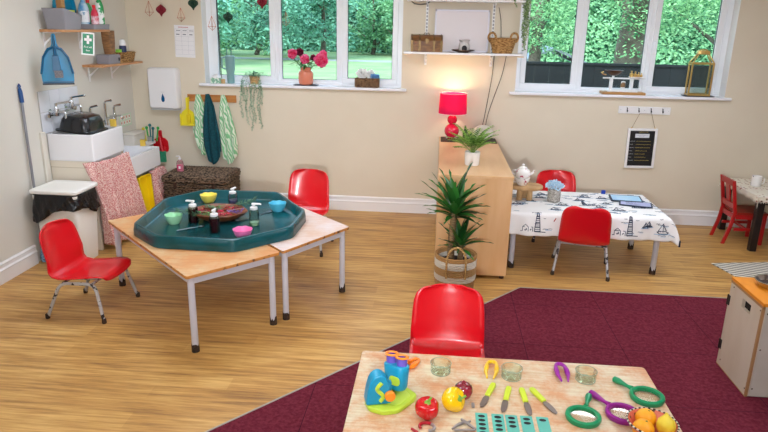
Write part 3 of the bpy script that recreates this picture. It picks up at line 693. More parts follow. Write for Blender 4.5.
def mat_towel():
    m = mat('green_white_towel', 'e9efe0', .95); nt = m.node_tree; N = nt.nodes; K = nt.links; b = N['Principled BSDF']
    tc = N.new('ShaderNodeTexCoord'); mp = N.new('ShaderNodeMapping'); mp.inputs['Scale'].default_value=(17,6,8); mp.inputs['Rotation'].default_value=(0,.5,0); K.new(tc.outputs['Object'],mp.inputs[0])
    w_ = N.new('ShaderNodeTexWave'); w_.inputs['Scale'].default_value = 1.0; w_.inputs['Distortion'].default_value = 9; w_.inputs['Detail'].default_value = 1.0; w_.inputs['Detail Scale'].default_value = 1.2; K.new(mp.outputs[0], w_.inputs[0])
    r = N.new('ShaderNodeValToRGB'); r.color_ramp.elements[0].position=.45; r.color_ramp.elements[0].color=lin('86c792'); r.color_ramp.elements[1].position=.55; r.color_ramp.elements[1].color=lin('e6eedd')
    K.new(w_.outputs[0], r.inputs[0]); K.new(r.outputs[0], b.inputs['Base Color']); return m
TG = mat_towel(); TT = mat('deep_teal_towel','12525c',.95,col2='0c3f49',scale=50)
def towel(label, m, xt, zt, pts_l, pts_r, seed, tail, y0=W-.07):
    # gathered at a peg, hanging: pts = (x at z fractions)
    t = thing('hand_towel', label, 'towel', (xt, y0, zt), 0, None)
    def fn(u, v):
        n = len(pts_l)-1; f = v*n; i = min(int(f), n-1); g = f-i
        xl = pts_l[i]+(pts_l[i+1]-pts_l[i])*g - xt; xr = pts_r[i]+(pts_r[i+1]-pts_r[i])*g - xt
        z = -v*(tail[0]+(tail[1]-tail[0])*u + tail[2]*sin(pi*u))
        wv = sin(u*pi*5+seed+v)*(.004+.016*min(1,v*2)) + .006*sin(u*17+seed*3)*v
        return (xl+(xr-xl)*u, -.012-.018*sin(pi*u)*min(1,v*4) + wv, z)
    MB().grid(fn, 40, 36).build('terry_cloth', m, t, solid=.006, ang=80, norm=False)
    def fb(u, v):
        n = len(pts_l)-1; f = min(v,.999)*n; i = min(int(f), n-1); g = f-i
        xl = pts_l[i]+(pts_l[i+1]-pts_l[i])*g - xt; xr = pts_r[i]+(pts_r[i+1]-pts_r[i])*g - xt
        c = (xl+xr)/2
        return (c+(xl-c)*.75*(1-2*u)+(.02*v), .018+.006*sin(u*9+seed), -v*(tail[1]*.93))
    MB().grid(fb, 16, 20).build('back_fold', m, t, solid=.005, ang=80, norm=False)
    return t
towel('green and white leaf patterned towel hanging leftmost on the peg rail', TG, -2.535, 1.222, [-2.55,-2.575,-2.59,-2.60,-2.615,-2.57], [-2.515,-2.47,-2.455,-2.45,-2.46,-2.48], 0, (.50,.67,.03))
towel('dark teal towel hanging in the middle of the peg rail', TT, -2.42, 1.232, [-2.435,-2.46,-2.48,-2.49,-2.485,-2.45], [-2.40,-2.35,-2.33,-2.315,-2.30,-2.31], 1.7, (.69,.66,.07), W-.10)
towel('green and white leaf patterned towel hanging rightmost on the peg rail', TG, -2.265, 1.222, [-2.28,-2.30,-2.31,-2.31,-2.30,-2.29], [-2.245,-2.20,-2.17,-2.145,-2.13,-2.14], 3.1, (.66,.64,.08))

# ---------------------------------------------------------------- shelves on left wall
PINE = mat_wood('shelf_pine','b5794a','d3a173',(8,1,8),3)
def bracket(t, x, y, z, d=.15):
    b = MB(); b.M = Matrix.Translation((-t.location[0],-t.location[1],-t.location[2])); b.box(x,x+.006,y-.012,y+.012,z-d,z); b.box(x,x+d,y-.012,y+.012,z-.006,z)
    b.loft([[(x+.006,y-.004,z-d*.7),(x+.006,y+.004,z-d*.7),(x+.006,y+.004,z-d*.7+.02),(x+.006,y-.004,z-d*.7+.02)],[(x+d*.7,y-.004,z-.012),(x+d*.7,y+.004,z-.012),(x+d*.7,y+.004,z-.006),(x+d*.7,y-.004,z-.006)]])
    b.build('bracket', WHITE, t)
Z1 = 1.852
t = thing('wall_shelf', 'upper pine wall shelf on the left wall carrying cleaning bottles', 'shelf', (L+.15,5.43,Z1))
rel(t).box(L+.001,L+.235,5.12,5.83,Z1,Z1+.02).build('shelf_board', PINE, t, bevel=.002)
for y in (5.17,5.70): bracket(t, L+.001, y, Z1-.001)
Z2 = 1.535
t = thing('wall_shelf', 'lower pine wall shelf in the corner with basket and wooden block', 'shelf', (L+.12,6.0,Z2))
rel(t).box(L+.001,L+.205,5.70,6.50,Z2,Z2+.02).build('shelf_board', PINE, t, bevel=.002)
for y in (5.80,6.22): bracket(t, L+.001, y, Z2-.001, .14)
s1 = Z1+.0205; s2 = Z2+.0205
t = thing('storage_caddy', 'grey plastic caddy with sloping cut front at the near end of the upper shelf', 'caddy', (-3.140,5.25,s1)); t.scale = (.83,.92,.88)
b = MB(); q = lambda w,d,z,zz=0: [(p[0],p[1],z+(p[1]/d+.5)*zz) for p in rrect(w,d,.015,0)]
b.loft([q(.20,.25,0),q(.235,.30,.19,-.06),q(.228,.293,.19,-.06),q(.193,.243,.006)]); b.build('caddy_body', GREY, t, bevel=.002)
b = MB(); b.cbox((0,0,.13),(.05,.05,.255)); b.build('wooden_block', mat_wood('crate_wood','8a5f38','b98b55',(3,3,12),4), None, bevel=.003); o=bpy.data.objects['wooden_block']; o.location=(-3.165,5.28,s1+.0065); tag(o,'brown wooden block standing in the grey caddy','block')
o = MB().loft([rrect(.01,.09,.004,0),rrect(.01,.09,.004,.15)]).build('folded_card', mat('lime_card','b9d24a',.6)); place(o,(-3.10,5.32,s1+.0065)); tag(o,'green and turquoise packet tucked inside the grey caddy','packet')
t = thing('plastic_pan', 'turquoise blue plastic pan with an open handle behind the grey caddy', 'dustpan', (-3.277,5.50,s1)); t.scale = (.62,1.45,1.2)
b = MB(); rg = lambda s,x,z0=0: [(x, (.11*s)*cos(a), max(.0,.13+(.15*s)*sin(a))) for a in [2*pi*i/32 for i in range(32)]]
b.loft([rg(1,0),rg(1,.05),rg(.88,.055),rg(.86,.01)],True,True); b.build('pan_shell', TEAL, t, bevel=.002)
MB().tube([(.05,-.05,.235),(.062,-.03,.255),(.062,.03,.255),(.05,.05,.235)],.012,8).build('handle', TEAL, t)
t = thing('bottle_tray', 'shallow grey tray under the cleaning bottles on the upper shelf', 'tray', (-3.135,5.69,s1))
b = MB(); b.loft([rrect(.19,.26,.015,0),rrect(.20,.275,.02,.045),rrect(.19,.265,.018,.045),rrect(.18,.25,.015,.006)]); b.build('tray_body', GREY, t, bevel=.002)
def bottle(label, loc, r, h, body, cap, lab=None, sy=1, spray=False, capname='cap'):
    t = thing('cleaning_bottle', label, 'bottle', loc, 0, 'cleaning bottles on the upper shelf')
    MB().lathe([(.001,0),(r*.95,0),(r,.01),(r,h*.62),(r*.8,h*.74),(r*.38,h*.86),(r*.36,h*.9)],18,sy=sy).build('bottle_body', body, t)
    b = MB()
    if spray: b.lathe([(r*.4,h*.9),(r*.42,h*.96)],12); b.cbox((.01,0,h*1.02),(.07,.025,.03)); b.tube([(.035,0,h*1.0),(.03,0,h*.93)],.004,6)
    else: b.lathe([(r*.45,h*.88),(r*.45,h),(r*.3,h*1.01)],14)
    b.build(capname, cap, t)
    if lab:
        b = MB(); b.lathe([(r*1.01,h*.2),(r*1.01,h*.55)],18,sy=sy,c0=False,c1=False); b.build('bottle_label', lab, t)
    return t
LBW = mat('label_white','e9ecef',.5,col2='7fa6c4',scale=40,ramp=(.55,.6))
bottle('clear spray bottle of blue cleaner on the upper shelf', (-3.165,5.625,s1+.0065), .045, .27, mat('blue_clear_liquid','3f8fc4',.15,col2='bcd3e0',scale=3,ramp=(.45,.5)), mat('clear_cap','cfd8dd',.3), LBW, spray=True, capname='spray_head')
bottle('pink bottle with a round white label beneath a red cap', (-3.085,5.66,s1+.0065), .032, .20, mat('pinkred_plastic','d1304c',.3), mat('red_cap','d81824',.4), mat('label_pinkwhite','f0dfe4',.5,col2='cf3a58',scale=30))
bottle('white and green bottle at the far end of the upper shelf', (-3.09,5.765,s1+.0065), .036, .30, mat('green_white_plastic','eef2ee',.4,col2='2c9a55',scale=14,ramp=(.5,.53)), mat('green_cap','1f9e4c',.4))
bottle('dark slim bottle with a red trigger behind the others on the upper shelf', (-3.185,5.745,s1+.0065), .034, .25, mat('green_bottle','3e9a62',.4), mat('red_cap2','e01b20',.4))
t = thing('blue_dustpan_set', 'large blue dustpan with grey bristled brush hanging from the upper shelf', 'dustpan', (-3.085,4.99,1.640), radians(-62)); t.scale = (1,.70,.92)
PB = mat('blue_pan_plastic','1286b4',.35); PB2 = mat('darker_blue_plastic','0b567c',.35)
o = [(-.165,-.20),(.165,-.20),(.17,-.12),(.13,.02),(.07,.09),(.03,.12),(.022,.22),(-.022,.22),(-.03,.12),(-.07,.09),(-.13,.02),(-.17,-.12)]
pp = rpoly(o,.02,0,4); b = MB(); b.loft([[(0,x,y) for x,y,_ in pp],[(.012,x,y) for x,y,_ in pp]]); b.build('dustpan_plate', PB, t, bevel=.002)
b = MB(); wl = [(-.165,-.12),(-.128,.02),(-.07,.09),(0,.11),(.07,.09),(.128,.02),(.165,-.12)]
b.tube([(.03,x,y) for x,y in rpoly(wl,.02,0,1) and [(p[0],p[1]) for p in wl]], .012, 8); b.box(.0,.03,-.16,.16,-.20,-.185); b.build('pan_wall', PB2, t)
MB().box(.0,.04,-.165,.165,-.212,-.2).build('rubber_lip', BLACKP, t)
b = MB(); b.loft([[(.02,-.045,-.10),(.02,.045,-.10),(.055,.045,-.10),(.055,-.045,-.10)],[(.02,-.03,.04),(.02,.03,.04),(.05,.03,.04),(.05,-.03,.04)]]); b.tube([(.035,0,.04),(.03,0,.2),(.03,0,.215)],[.018,.013,.01],10); b.build('hand_brush', PB2, t, bevel=.004)
MB().cbox((.045,.015,-.12),(.035,.085,.06)).build('bristles', mat_weave('grey_bristles','4f4f55','96969c',200), t)
# first aid sign
t = thing('first_aid_sign', 'green and white first aid sign hanging below the upper shelf', 'sign', (L+.262,5.69,1.85)); 
t.location=(-3.02,5.40,Z1-.003); t.rotation_euler=(radians(-6),0,radians(-62)); t.scale=(1,.68,.80)
b = MB(); b.box(-.002,.001,-.075,.075,-.235,0,0); b.box(.0012,.0022,-.06,.06,-.222,-.014,1)
b.box(.0023,.003,-.014,.014,-.118,-.03,0); b.box(.0023,.003,-.042,.042,-.088,-.060,0)
MX = Matrix.Translation((.0024,0,-.16)) @ Matrix.Rotation(pi/2,4,'Z') @ Matrix.Rotation(pi/2,4,'X')
text_mb(b, 'First aid', .028, MX, 0); text_mb(b, 'box', .028, Matrix.Translation((0,0,-.035)) @ MX, 0)
b.build('sign_board', [mat('sign_white','f2f4f2',.4), mat('safety_green','12855a',.4)], t)
t = thing('grey_box', 'small grey box on the lower corner shelf', 'box', (-3.165,5.975,s2)); t.scale = (1,.78,1)
MB().loft([rrect(.13,.26,.01,0),rrect(.14,.28,.012,.075),rrect(.12,.26,.01,.085)]).build('box_body', GREY, t, bevel=.002)
b = MB(); b.cbox((.0715,.09,.04),(.003,.035,.03)); b.build('label_plate', BLACKP, t)
o = MB().loft([rrect(.10,.10,.01,0),rrect(.11,.14,.01,.13),rrect(.11,.16,.01,.26)]).build('carved_block', mat_wood('rough_log','6d4a2e','a3774c',(4,4,18),3), None, bevel=.004); place(o,(-3.16,6.0,s2+.0865)); o.scale = (.72,.75,.84); tag(o,'rough brown wooden block standing on the grey box','block')
t = thing('wicker_basket', 'shallow round wicker basket on the lower corner shelf', 'basket', (-3.165,6.27,s2)); t.scale=(1,.95,1)
b = MB(); b.loft([rrect(.12,.25,.05,0),rrect(.15,.30,.06,.09),rrect(.13,.28,.05,.09),rrect(.10,.23,.04,.01)]); b.v=b.v
for k in range(6):
    b.tube([(p[0]*(1.0+.02*((i+k)%2)),p[1]*(1.0+.02*((i+k)%2)),.010+k*.016) for i,p in enumerate(rrect(.122+.005*k,.255+.009*k,.05,0,4))],.009,5,closed=True)
b.build('basket_body', mat_weave('light_wicker','6b4824','c79c60',60), t)
t = thing('roll_on_bottle', 'small navy bottle with a white domed cap in the corner basket', 'bottle', (-3.15,6.25,s2+.0105))
MB().lathe([(.001,0),(.03,0),(.033,.01),(.034,.14),(.03,.15)],16).build('bottle_body', mat('navy_bottle','1d2b55',.35), t)
MB().lathe([(.031,.15),(.031,.18),(.022,.205),(.001,.21)],16).build('cap', WHITE, t)
o = MB().loft([rrect(.04,.06,.01,0),rrect(.04,.06,.01,.115)]).build('green_sponge', mat('lime_sponge','8fd04a',.9)); place(o,(-3.16,6.18,s2+.0105)); tag(o,'lime green packet poking out of the corner basket','packet')
# ================================================================ hanging ornaments
PLUM = mat('dark_red_paper','7d1426',.7); DGREEN = mat('dark_green_paper','173a2c',.7)
def string_to_ceiling(t, x, y, z):
    MB().tube([(0,0,z),(0,0,CZ-.001-t.location.z)], .0009, 4).build('hanging_thread', mat('pale_thread','cfc4b4',.7), t)
def honeycomb(label, x, z, m, s=.048):
    t = thing('paper_ornament', label, 'ornament', (x,6.3,z), 0, 'hanging window ornaments')
    n = 16; prof = [(.004,.052),(.02,.040),(.042,.022),(.05,.006),(.046,-.010),(.026,-.028),(.012,-.042),(.004,-.060)]
    b = MB(); rings = []
    for r, zz in prof: rings.append([(r*s/.048*(1 if i%2 else .78)*cos(2*pi*i/(2*n)), r*s/.048*(1 if i%2 else .78)*sin(2*pi*i/(2*n)), zz*s/.048) for i in range(2*n)])
    b.loft(rings); b.build('pleated_paper', m, t, smooth=False); string_to_ceiling(t,0,0,.052); return t
honeycomb('dark red pleated paper ornament hanging between two copper wire shapes', -2.748, 2.06, PLUM)
honeycomb('dark green pleated paper ornament hanging highest left of the window', -2.42, 2.125, DGREEN)
honeycomb('dark green pleated paper ornament hanging in front of the left casement', -2.078, 2.005, DGREEN, .046)
honeycomb('dark red pleated paper ornament hanging before the left window glass', -1.734, 2.15, PLUM)
def wire(label, x, z, s=1):
    t = thing('wire_ornament', label, 'ornament', (x,6.3,z), .4, 'hanging window ornaments')
    T = (0,0,.075*s); Bt = (0,0,-.055*s); M_ = [(.036*s*cos(a),.036*s*sin(a),-.02*s) for a in (0,pi/2,pi,3*pi/2)]
    b = MB()
    for p in M_: b.tube([T,p],.0018,5); b.tube([p,Bt],.0018,5)
    b.tube(M_,.0018,5,closed=True); b.build('wire_frame', COPPER, t); string_to_ceiling(t,0,0,.075*s); return t
wire('copper wire diamond ornament hanging furthest left on the wall', -2.869, 2.06, 1.1)
wire('copper wire diamond ornament hanging just above the paper chart', -2.55, 2.01, 1)
wire('copper wire diamond ornament hanging by the window reveal', -2.242, 1.935, 1.05)
wire('copper wire diamond ornament hanging before the middle pane', -1.503, 1.99, 1.0)

# ================================================================ leaves & plants
def leafquad(b, p, d, n, l, w, m=0):
    # pointed folded leaf of length l along d
    d = Vector(d).normalized(); n = Vector(n); s = d.cross(n)
    if s.length < 1e-3: s = d.orthogonal()
    s.normalize(); nn = s.cross(d); p = Vector(p)
    b.add([tuple(p), tuple(p+d*l*.45+s*w/2+nn*w*.12), tuple(p+d*l), tuple(p+d*l*.45-s*w/2+nn*w*.12)], [(0,1,2,3)], m)
def blade(b, p, az, el, l, w, droop, n=8, m=0, fold=.25, tw=0, lim=None):
    p = Vector(p); h = Vector((cos(az), sin(az), 0)); side = Vector((-sin(az), cos(az), 0)); e = el; vs = []; q = p.copy()
    for i in range(n+1):
        t = i/n; ww = w*(sin(pi*min(1,t*1.1+.12))**.7 if t < .8 else max(.02,(1-t)/.2*.62)); up = Vector((0,0,1))*cos(e) - h*sin(e)
        for k in (-1, 0, 1):
            r = q + side*k*ww/2 + up*abs(k)*ww*fold
            if lim: r = lim(r)
            vs.append(tuple(r))
        q = q + (h*cos(e)+Vector((0,0,1))*sin(e))*(l/n); e -= droop/n
    fs = []
    for i in range(n):
        a = i*3; fs += [(a,a+1,a+4,a+3),(a+1,a+2,a+5,a+4)]
    b.add(vs, fs, m)

# yucca in basket
t = thing('potted_yucca', 'tall yucca plant with green sword leaves in a striped seagrass basket beside the cabinet', 'plant', (.19,4.64,0)); t.scale=(.96,.96,1.04)
def lim(v): return Vector((v.x, min(v.y, .165), max(v.z,.12)))
R = random.Random(11); b = MB()
tops = [((-.03,-.02,.60),32,.40,.062),((.03,-.05,.36),19,.29,.050)]
for c, n, l0, w0 in tops:
    for i in range(n):
        az = i*2.39996+R.uniform(-.2,.2); el = radians(84-72*(i/n)**.75+R.uniform(-6,6)); l = l0*(R.uniform(.75,1.0))*(1 if i<n*.75 else .75)
        blade(b, (c[0],c[1],c[2]-.06*(i/n)), az, el, l, w0*R.uniform(.8,1.1), R.uniform(.15,.8), 9, lim=lim)
b.build('foliage', mat_leaf('yucca_leaf','103c1a','3a8234',.3,3,.2), t, ang=70, norm=False)
b = MB(); b.tube([(-.04,0,.20),(-.045,-.005,.35),(-.03,-.02,.60)],[.030,.026,.026],12); b.tube([(.035,-.01,.20),(.035,-.04,.30),(.03,-.05,.36)],[.024,.021,.02],12); b.build('trunk', mat('yucca_bark','6b5238',.9,col2='9b8059',scale=30,stretch=(1,1,4),bump=.6,bscale=60), t)
t2 = MB().lathe([(.001,.05),(.135,.05),(.138,.20),(.001,.205)],24).build('soil', SOIL, t)
SGB = mat_stripes('seagrass_bands',[(0,'a97f4c'),(.28,'cfc8ba'),(.45,'b08a58'),(.66,'cfc8ba'),(.86,'a97f4c')],1/.27,'Z',.85)
nt = SGB.node_tree; N_ = nt.nodes
nn = N_.new('ShaderNodeTexNoise'); nn.inputs['Scale'].default_value = 70; tcn = N_.new('ShaderNodeTexCoord'); nt.links.new(tcn.outputs['Object'], nn.inputs[0])
bpn = N_.new('ShaderNodeBump'); bpn.inputs['Strength'].default_value = 1; bpn.inputs['Distance'].default_value = .006; nt.links.new(nn.outputs[0], bpn.inputs['Height']); nt.links.new(bpn.outputs[0], N_['Principled BSDF'].inputs['Normal'])
b = MB(); b.lathe([(.001,.001),(.145,.001),(.158,.08),(.158,.26),(.150,.262),(.149,.26),(.145,.22),(.140,.03),(.001,.03)],40,c0=False,c1=False)
for k in range(17):
    b.tube([((.148+.012*min(1,k/5)+(.003 if (i+k)%2 else 0))*cos(2*pi*i/56),(.148+.012*min(1,k/5)+(.003 if (i+k)%2 else 0))*sin(2*pi*i/56),.010+k*.0156) for i in range(56)],.0085,5,closed=True)
b.build('seagrass_basket', SGB, t)
for sgn in (-1,1):
    b = MB(); pts = [(.075*cos(pi*i/14)*1.0, sgn*(.166 if sgn<0 else .150), .25+.11*sin(pi*i/14)) for i in range(15)]
    pts = [(pts[0][0],pts[0][1]*1.02,.12)]+pts+[(pts[-1][0],pts[-1][1]*1.02,.12)]
    if sgn > 0: pts = [(x, .155, z) for x,_,z in pts]
    b.tube(pts,.0085,8); b.build('basket_handle', mat_weave('rope_handle','8f6a3a','c9a468',90), t)

# small fern on cabinet
FERN = mat_leaf('fern_leaf','35752c','a9d065',.5,8,.3)
t = thing('potted_fern', 'small leafy fern in a white ceramic pot on the cabinet top', 'plant', (.305,5.22,.8555))
MB().lathe([(.001,0),(.055,0),(.06,.006),(.064,.112),(.060,.114),(.056,.10),(.001,.10)],32).build('white_pot', WHITEC, t)
b = MB(); R = random.Random(5)
for i in range(34):
    az = i*2.39996; el = radians(88-44*(i/34)); l = R.uniform(.20,.29)
    if sin(az) > .4: l *= .9
    p = Vector((0.01*cos(az),.01*sin(az),.10)); h = Vector((cos(az),sin(az),0)); e = el; n = 13; side = Vector((-sin(az),cos(az),0))
    pts = []
    for k in range(n):
        pts.append(tuple(p)); d = h*cos(e)+Vector((0,0,1))*sin(e); p = p + d*l/n; e -= R.uniform(.5,1.2)/n*1.0
        if k > 2:
            L_ = .058*(1-abs(k-7)/9)
            for s in (-1,1): leafquad(b, p, side*s*.9+d*.55+Vector((0,0,-.1)), (0,0,1), L_, .021)
    b.tube(pts,.0013,4)
b.build('foliage', FERN, t, norm=False, smooth=False)

# lamp on dark mat
o = MB().loft([rrect(.56,.28,.01,0),rrect(.56,.28,.01,.006)]).build('table_runner', mat('dark_brown_mat','2e221c',.6)); place(o,(.325,6.42,.8555)); tag(o,'dark brown rectangular mat under the red lamp','mat')
t = thing('table_lamp', 'lit table lamp with a bright red drum shade and double bubble red glass base', 'lamp', (.152,6.44,.862)); t.scale = (.96,.96,.97)
RG = mat('red_glass','d81040',.08,coat=.6,spec=.7)
b = MB(); b.lathe([(.001,0),(.06,0),(.062,.008),(.03,.014),(.02,.018)],32); b.build('lamp_foot', CHROME, t)
b = MB(); b.lathe([(.02,.016)]+[(.078*sin(a),.085-.075*cos(a)) for a in [radians(x) for x in range(25,160,9)]]+[(.026,.157)]+[(.052*sin(a),.202-.050*cos(a)) for a in [radians(x) for x in range(32,152,10)]]+[(.018,.250)],36); b.build('glass_base', RG, t)
MB().lathe([(.012,.25),(.012,.30),(.018,.305),(.018,.345),(.001,.345)],16).build('lamp_holder', CHROME, t)
SH = bpy.data.materials.new('red_fabric_shade'); SH.use_nodes = True; nt = SH.node_tree; N_ = nt.nodes; P_ = N_['Principled BSDF']; P_.inputs['Base Color'].default_value = lin('cc1060'); P_.inputs['Roughness'].default_value = .8
tr = N_.new('ShaderNodeBsdfTranslucent'); tr.inputs[0].default_value = lin('f0207c'); mx = N_.new('ShaderNodeMixShader'); mx.inputs[0].default_value = .38
nt.links.new(P_.outputs[0], mx.inputs[1]); nt.links.new(tr.outputs[0], mx.inputs[2]); nt.links.new(mx.outputs[0], N_['Material Output'].inputs[0])
b = MB(); b.lathe([(.148,.265),(.138,.475),(.1365,.475),(.1465,.265)],48,c0=False,c1=False); b.v.extend([]); b.build('lamp_shade', SH, t)
b = MB(); b.tube([(.148*cos(2*pi*i/48),.148*sin(2*pi*i/48),.266) for i in range(48)],.002,5,closed=True); b.tube([(.138*cos(2*pi*i/48),.138*sin(2*pi*i/48),.474) for i in range(48)],.002,5,closed=True)
for a in (0,2.094,4.189): b.tube([(.018*cos(a),.018*sin(a),.33),(.1455*cos(a),.1455*sin(a),.275)],.0015,4)
b.build('shade_ring', WHITE, t)
MB().ball((0,0,.385),.03,sz=1.2).build('light_bulb', mat('warm_bulb','fff2d8',.5,emit='ffdca0',es=9), t)
lp = bpy.data.lights.new('bulb_light','POINT'); lp.energy = 3.6; lp.color = (1,.76,.45); lp.shadow_soft_size = .035
lo = bpy.data.objects.new('bulb_light', lp); C.objects.link(lo); lo.location = (.152,6.44,.862+.425)
t = thing('dark_bottle', 'small black bottle standing beside the red lamp on the mat', 'bottle', (.285,6.36,.862)); MB().lathe([(.001,0),(.020,0),(.022,.01),(.022,.09),(.009,.12),(.009,.15),(.001,.15)],16).build('bottle_body', BLACKP, t)
o = bpy.data.objects['bottle_body.001'] if 'bottle_body.001' in bpy.data.objects else None
t = thing('diffuser', 'round white stone shaped diffuser behind the fern on the mat', 'diffuser', (.47,6.45,.862))
b = MB(); rr2 = [(.10*cos(a),.075+.075*sin(a)*(1 if sin(a)>0 else .95)) for a in [2*pi*i/32 for i in range(32)]]
b.loft([[(x*.9,-.03,.075+(z-.075)*.9) for x,z in rr2],[(x,-.018,z) for x,z in rr2],[(x,.018,z) for x,z in rr2],[(x*.9,.03,.075+(z-.075)*.9) for x,z in rr2]]); b.build('diffuser_body', mat('cream_stone','e6e0d4',.5), t)

# ================================================================ twin slot shelving between windows
t = thing('wall_shelf', 'lower white shelf on slotted wall uprights above the lamp', 'shelf', (.22,W-.12,1.695))
rel(t).box(-.36,.80,W-.235,W-.012,1.695,1.715).build('shelf_board', WHITE, t, bevel=.003)
for x in (-.37,.765): rel(t).box(x,x+.045,W-.24,W-.002,1.683,1.694).build('end_batten', mat('pine_batten','e3c9a2',.6), t)
ups = (-.145, .515)
for x in ups:
    b = rel(t); b.box(x-.004,x+.004,W-.20,W-.01,1.675,1.6945); b.loft([[(x-.004,W-.012,1.60),(x+.004,W-.012,1.60),(x+.004,W-.012,1.6945),(x-.004,W-.012,1.6945)],[(x-.004,W-.19,1.683),(x+.004,W-.19,1.683),(x+.004,W-.19,1.6945),(x-.004,W-.19,1.6945)]]); b.build('bracket', WHITE, t)
t = thing('wall_shelf', 'upper white shelf on slotted wall uprights near the top of the picture', 'shelf', (.22,W-.12,2.185))
rel(t).box(-.34,.79,W-.235,W-.012,2.19,2.21).build('shelf_board', WHITE, t, bevel=.003)
for x in ups:
    b = rel(t); b.box(x-.004,x+.004,W-.20,W-.01,2.165,2.1895); b.build('bracket', WHITE, t)
for x in ups:
    t = thing('slotted_upright', 'white slotted metal upright on the wall behind the '+('wooden chest' if x<0 else 'handled basket'), 'shelf upright', (x,W,1.58))
    b = rel(t); b.box(x-.012,x+.012,W-.010,W-.0005,1.58,2.5,0)
    z = 1.60
    while z < 2.48: b.box(x-.006,x-.001,W-.0112,W-.0102,z,z+.022,1); b.box(x+.002,x+.007,W-.0112,W-.0102,z,z+.022,1); z += .034
    b.build('slotted_rail', [WHITE, mat('slot_dark','5b5b60',.6)], t)
b = MB(); b.tube([(-.30,W-.10,2.189),(-.27,W-.10,2.168),(-.21,W-.10,2.16),(-.15,W-.10,2.168),(-.12,W-.10,2.189)], .004, 6); tag(b.build('shelf_hook', BLACK), 'dark curved wire loop under the upper white shelf', 'hook')
# pale framed board standing on shelf
t = thing('framed_board', 'pale framed board leaning on the wall behind the oil burner', 'board', (.205,W-.03,1.7155))
MB().box(-.262,.262,-.004,.004,0,.40).build('board_sheet', mat('pale_board','dcd4d6',.4), t)
b = MB(); b.box(-.27,.27,-.008,.008,-.0,.018); b.box(-.27,.27,-.008,.008,.39,.408); b.box(-.27,-.252,-.008,.008,0,.408); b.box(.252,.27,-.008,.008,0,.408); b.build('board_frame', mat('lilac_white_frame','dfdde8',.4), t, bevel=.002)
# chest
t = thing('wooden_chest', 'small brown wooden treasure chest with metal studs on the white shelf', 'chest', (-.14,6.52,1.7155), radians(4))
CW = mat_wood('chest_wood','5d3a20','94673a',(3,3,8),5)
b = MB(); b.loft([rrect(.30,.17,.006,0),rrect(.31,.18,.006,.105)]); b.build('chest_body', CW, t, bevel=.002)
b = MB(); b.loft([[(x,.09*cos(a),.107+.055*sin(a)*1.0) for a in [pi*i/10 for i in range(11)]] for x in (-.156,.156)]); b.build('chest_lid', CW, t)
b = MB()
for x in (-.145,-.07,.07,.145):
    b.box(x-.011,x+.011,-.0945,-.0905,.0,.11); b.tube([(x,-.094*cos(a),.107+.0585*sin(a)) for a in [pi*i/8 for i in range(9)]],.005,4)
    for z in (.02,.05,.08): b.ball((x,-.096,z),.005,n=6)
b.cbox((0,-.095,.105),(.035,.010,.045)); b.tube([(-.03,0,.163),(-.02,0,.178),(.02,0,.178),(.03,0,.163)],.004,6); b.build('metal_strap', mat('aged_brass','6f5838',.4,metal=.7), t)
# oil burner on a plate
t = thing('serving_dish', 'dark oval dish under the white oil burner on the shelf', 'dish', (.225,6.50,1.7155)); MB().lathe([(.001,0),(.05,0),(.055,.004),(.115,.022),(.118,.026),(.112,.026),(.05,.010),(.001,.009)],36).build('dish', mat('dark_brown_dish','40281a',.4), t)
t = thing('oil_burner', 'small white and grey ceramic oil burner with a dark opening on the dish', 'oil burner', (.235,6.50,1.7255)); t.scale = (1.2,1.2,1.25)
b = MB(); b.lathe([(.001,0),(.040,0),(.045,.015),(.046,.04),(.036,.062),(.030,.070),(.045,.084),(.046,.088),(.040,.088),(.026,.076),(.001,.074)],28); b.build('burner_body', mat('pale_stoneware','cfcdca',.35), t)
b = MB(); a_ = [(.022*cos(x),max(-.012,.024*sin(x))) for x in [2*pi*i/20 for i in range(20)]]; b.loft([[(x,-.0478,.024+z) for x,z in a_],[(x,-.040,.024+z) for x,z in a_]]); b.build('arched_opening', BLACK, t)
# handled basket
t = thing('wicker_basket', 'woven seagrass basket with two loop handles on the white shelf', 'basket', (.61,6.50,1.7155))
SG2 = mat_weave('seagrass_weave','8a5f30','d0a468',70)
b = MB(); b.lathe([(.001,.001),(.088,.001),(.125,.14),(.118,.14),(.082,.01),(.001,.01)],36,sy=.75,c0=False,c1=False)
for k in range(12):
    r = .090+k*.0032; b.tube([((r+(.002 if (i+k)%2 else 0))*cos(2*pi*i/44),.75*(r+(.002 if (i+k)%2 else 0))*sin(2*pi*i/44),.008+k*.012) for i in range(44)],.0065,5,closed=True)
b.build('basket_body', SG2, t)
for s in (-1,1): MB().tube([(s*(.118+.004),0,.12)]+[(s*.110+.038*cos(a),0,.155+.048*sin(a)) for a in [radians(x) for x in range(-20,201,20)]]+[(s*.110-.036,0,.125)] if False else [(s*.108+.036*cos(a),0,.150+.044*sin(a)) for a in [2*pi*i/20 for i in range(20)]], .010, 8, closed=True).build('basket_handle', SG2, t)
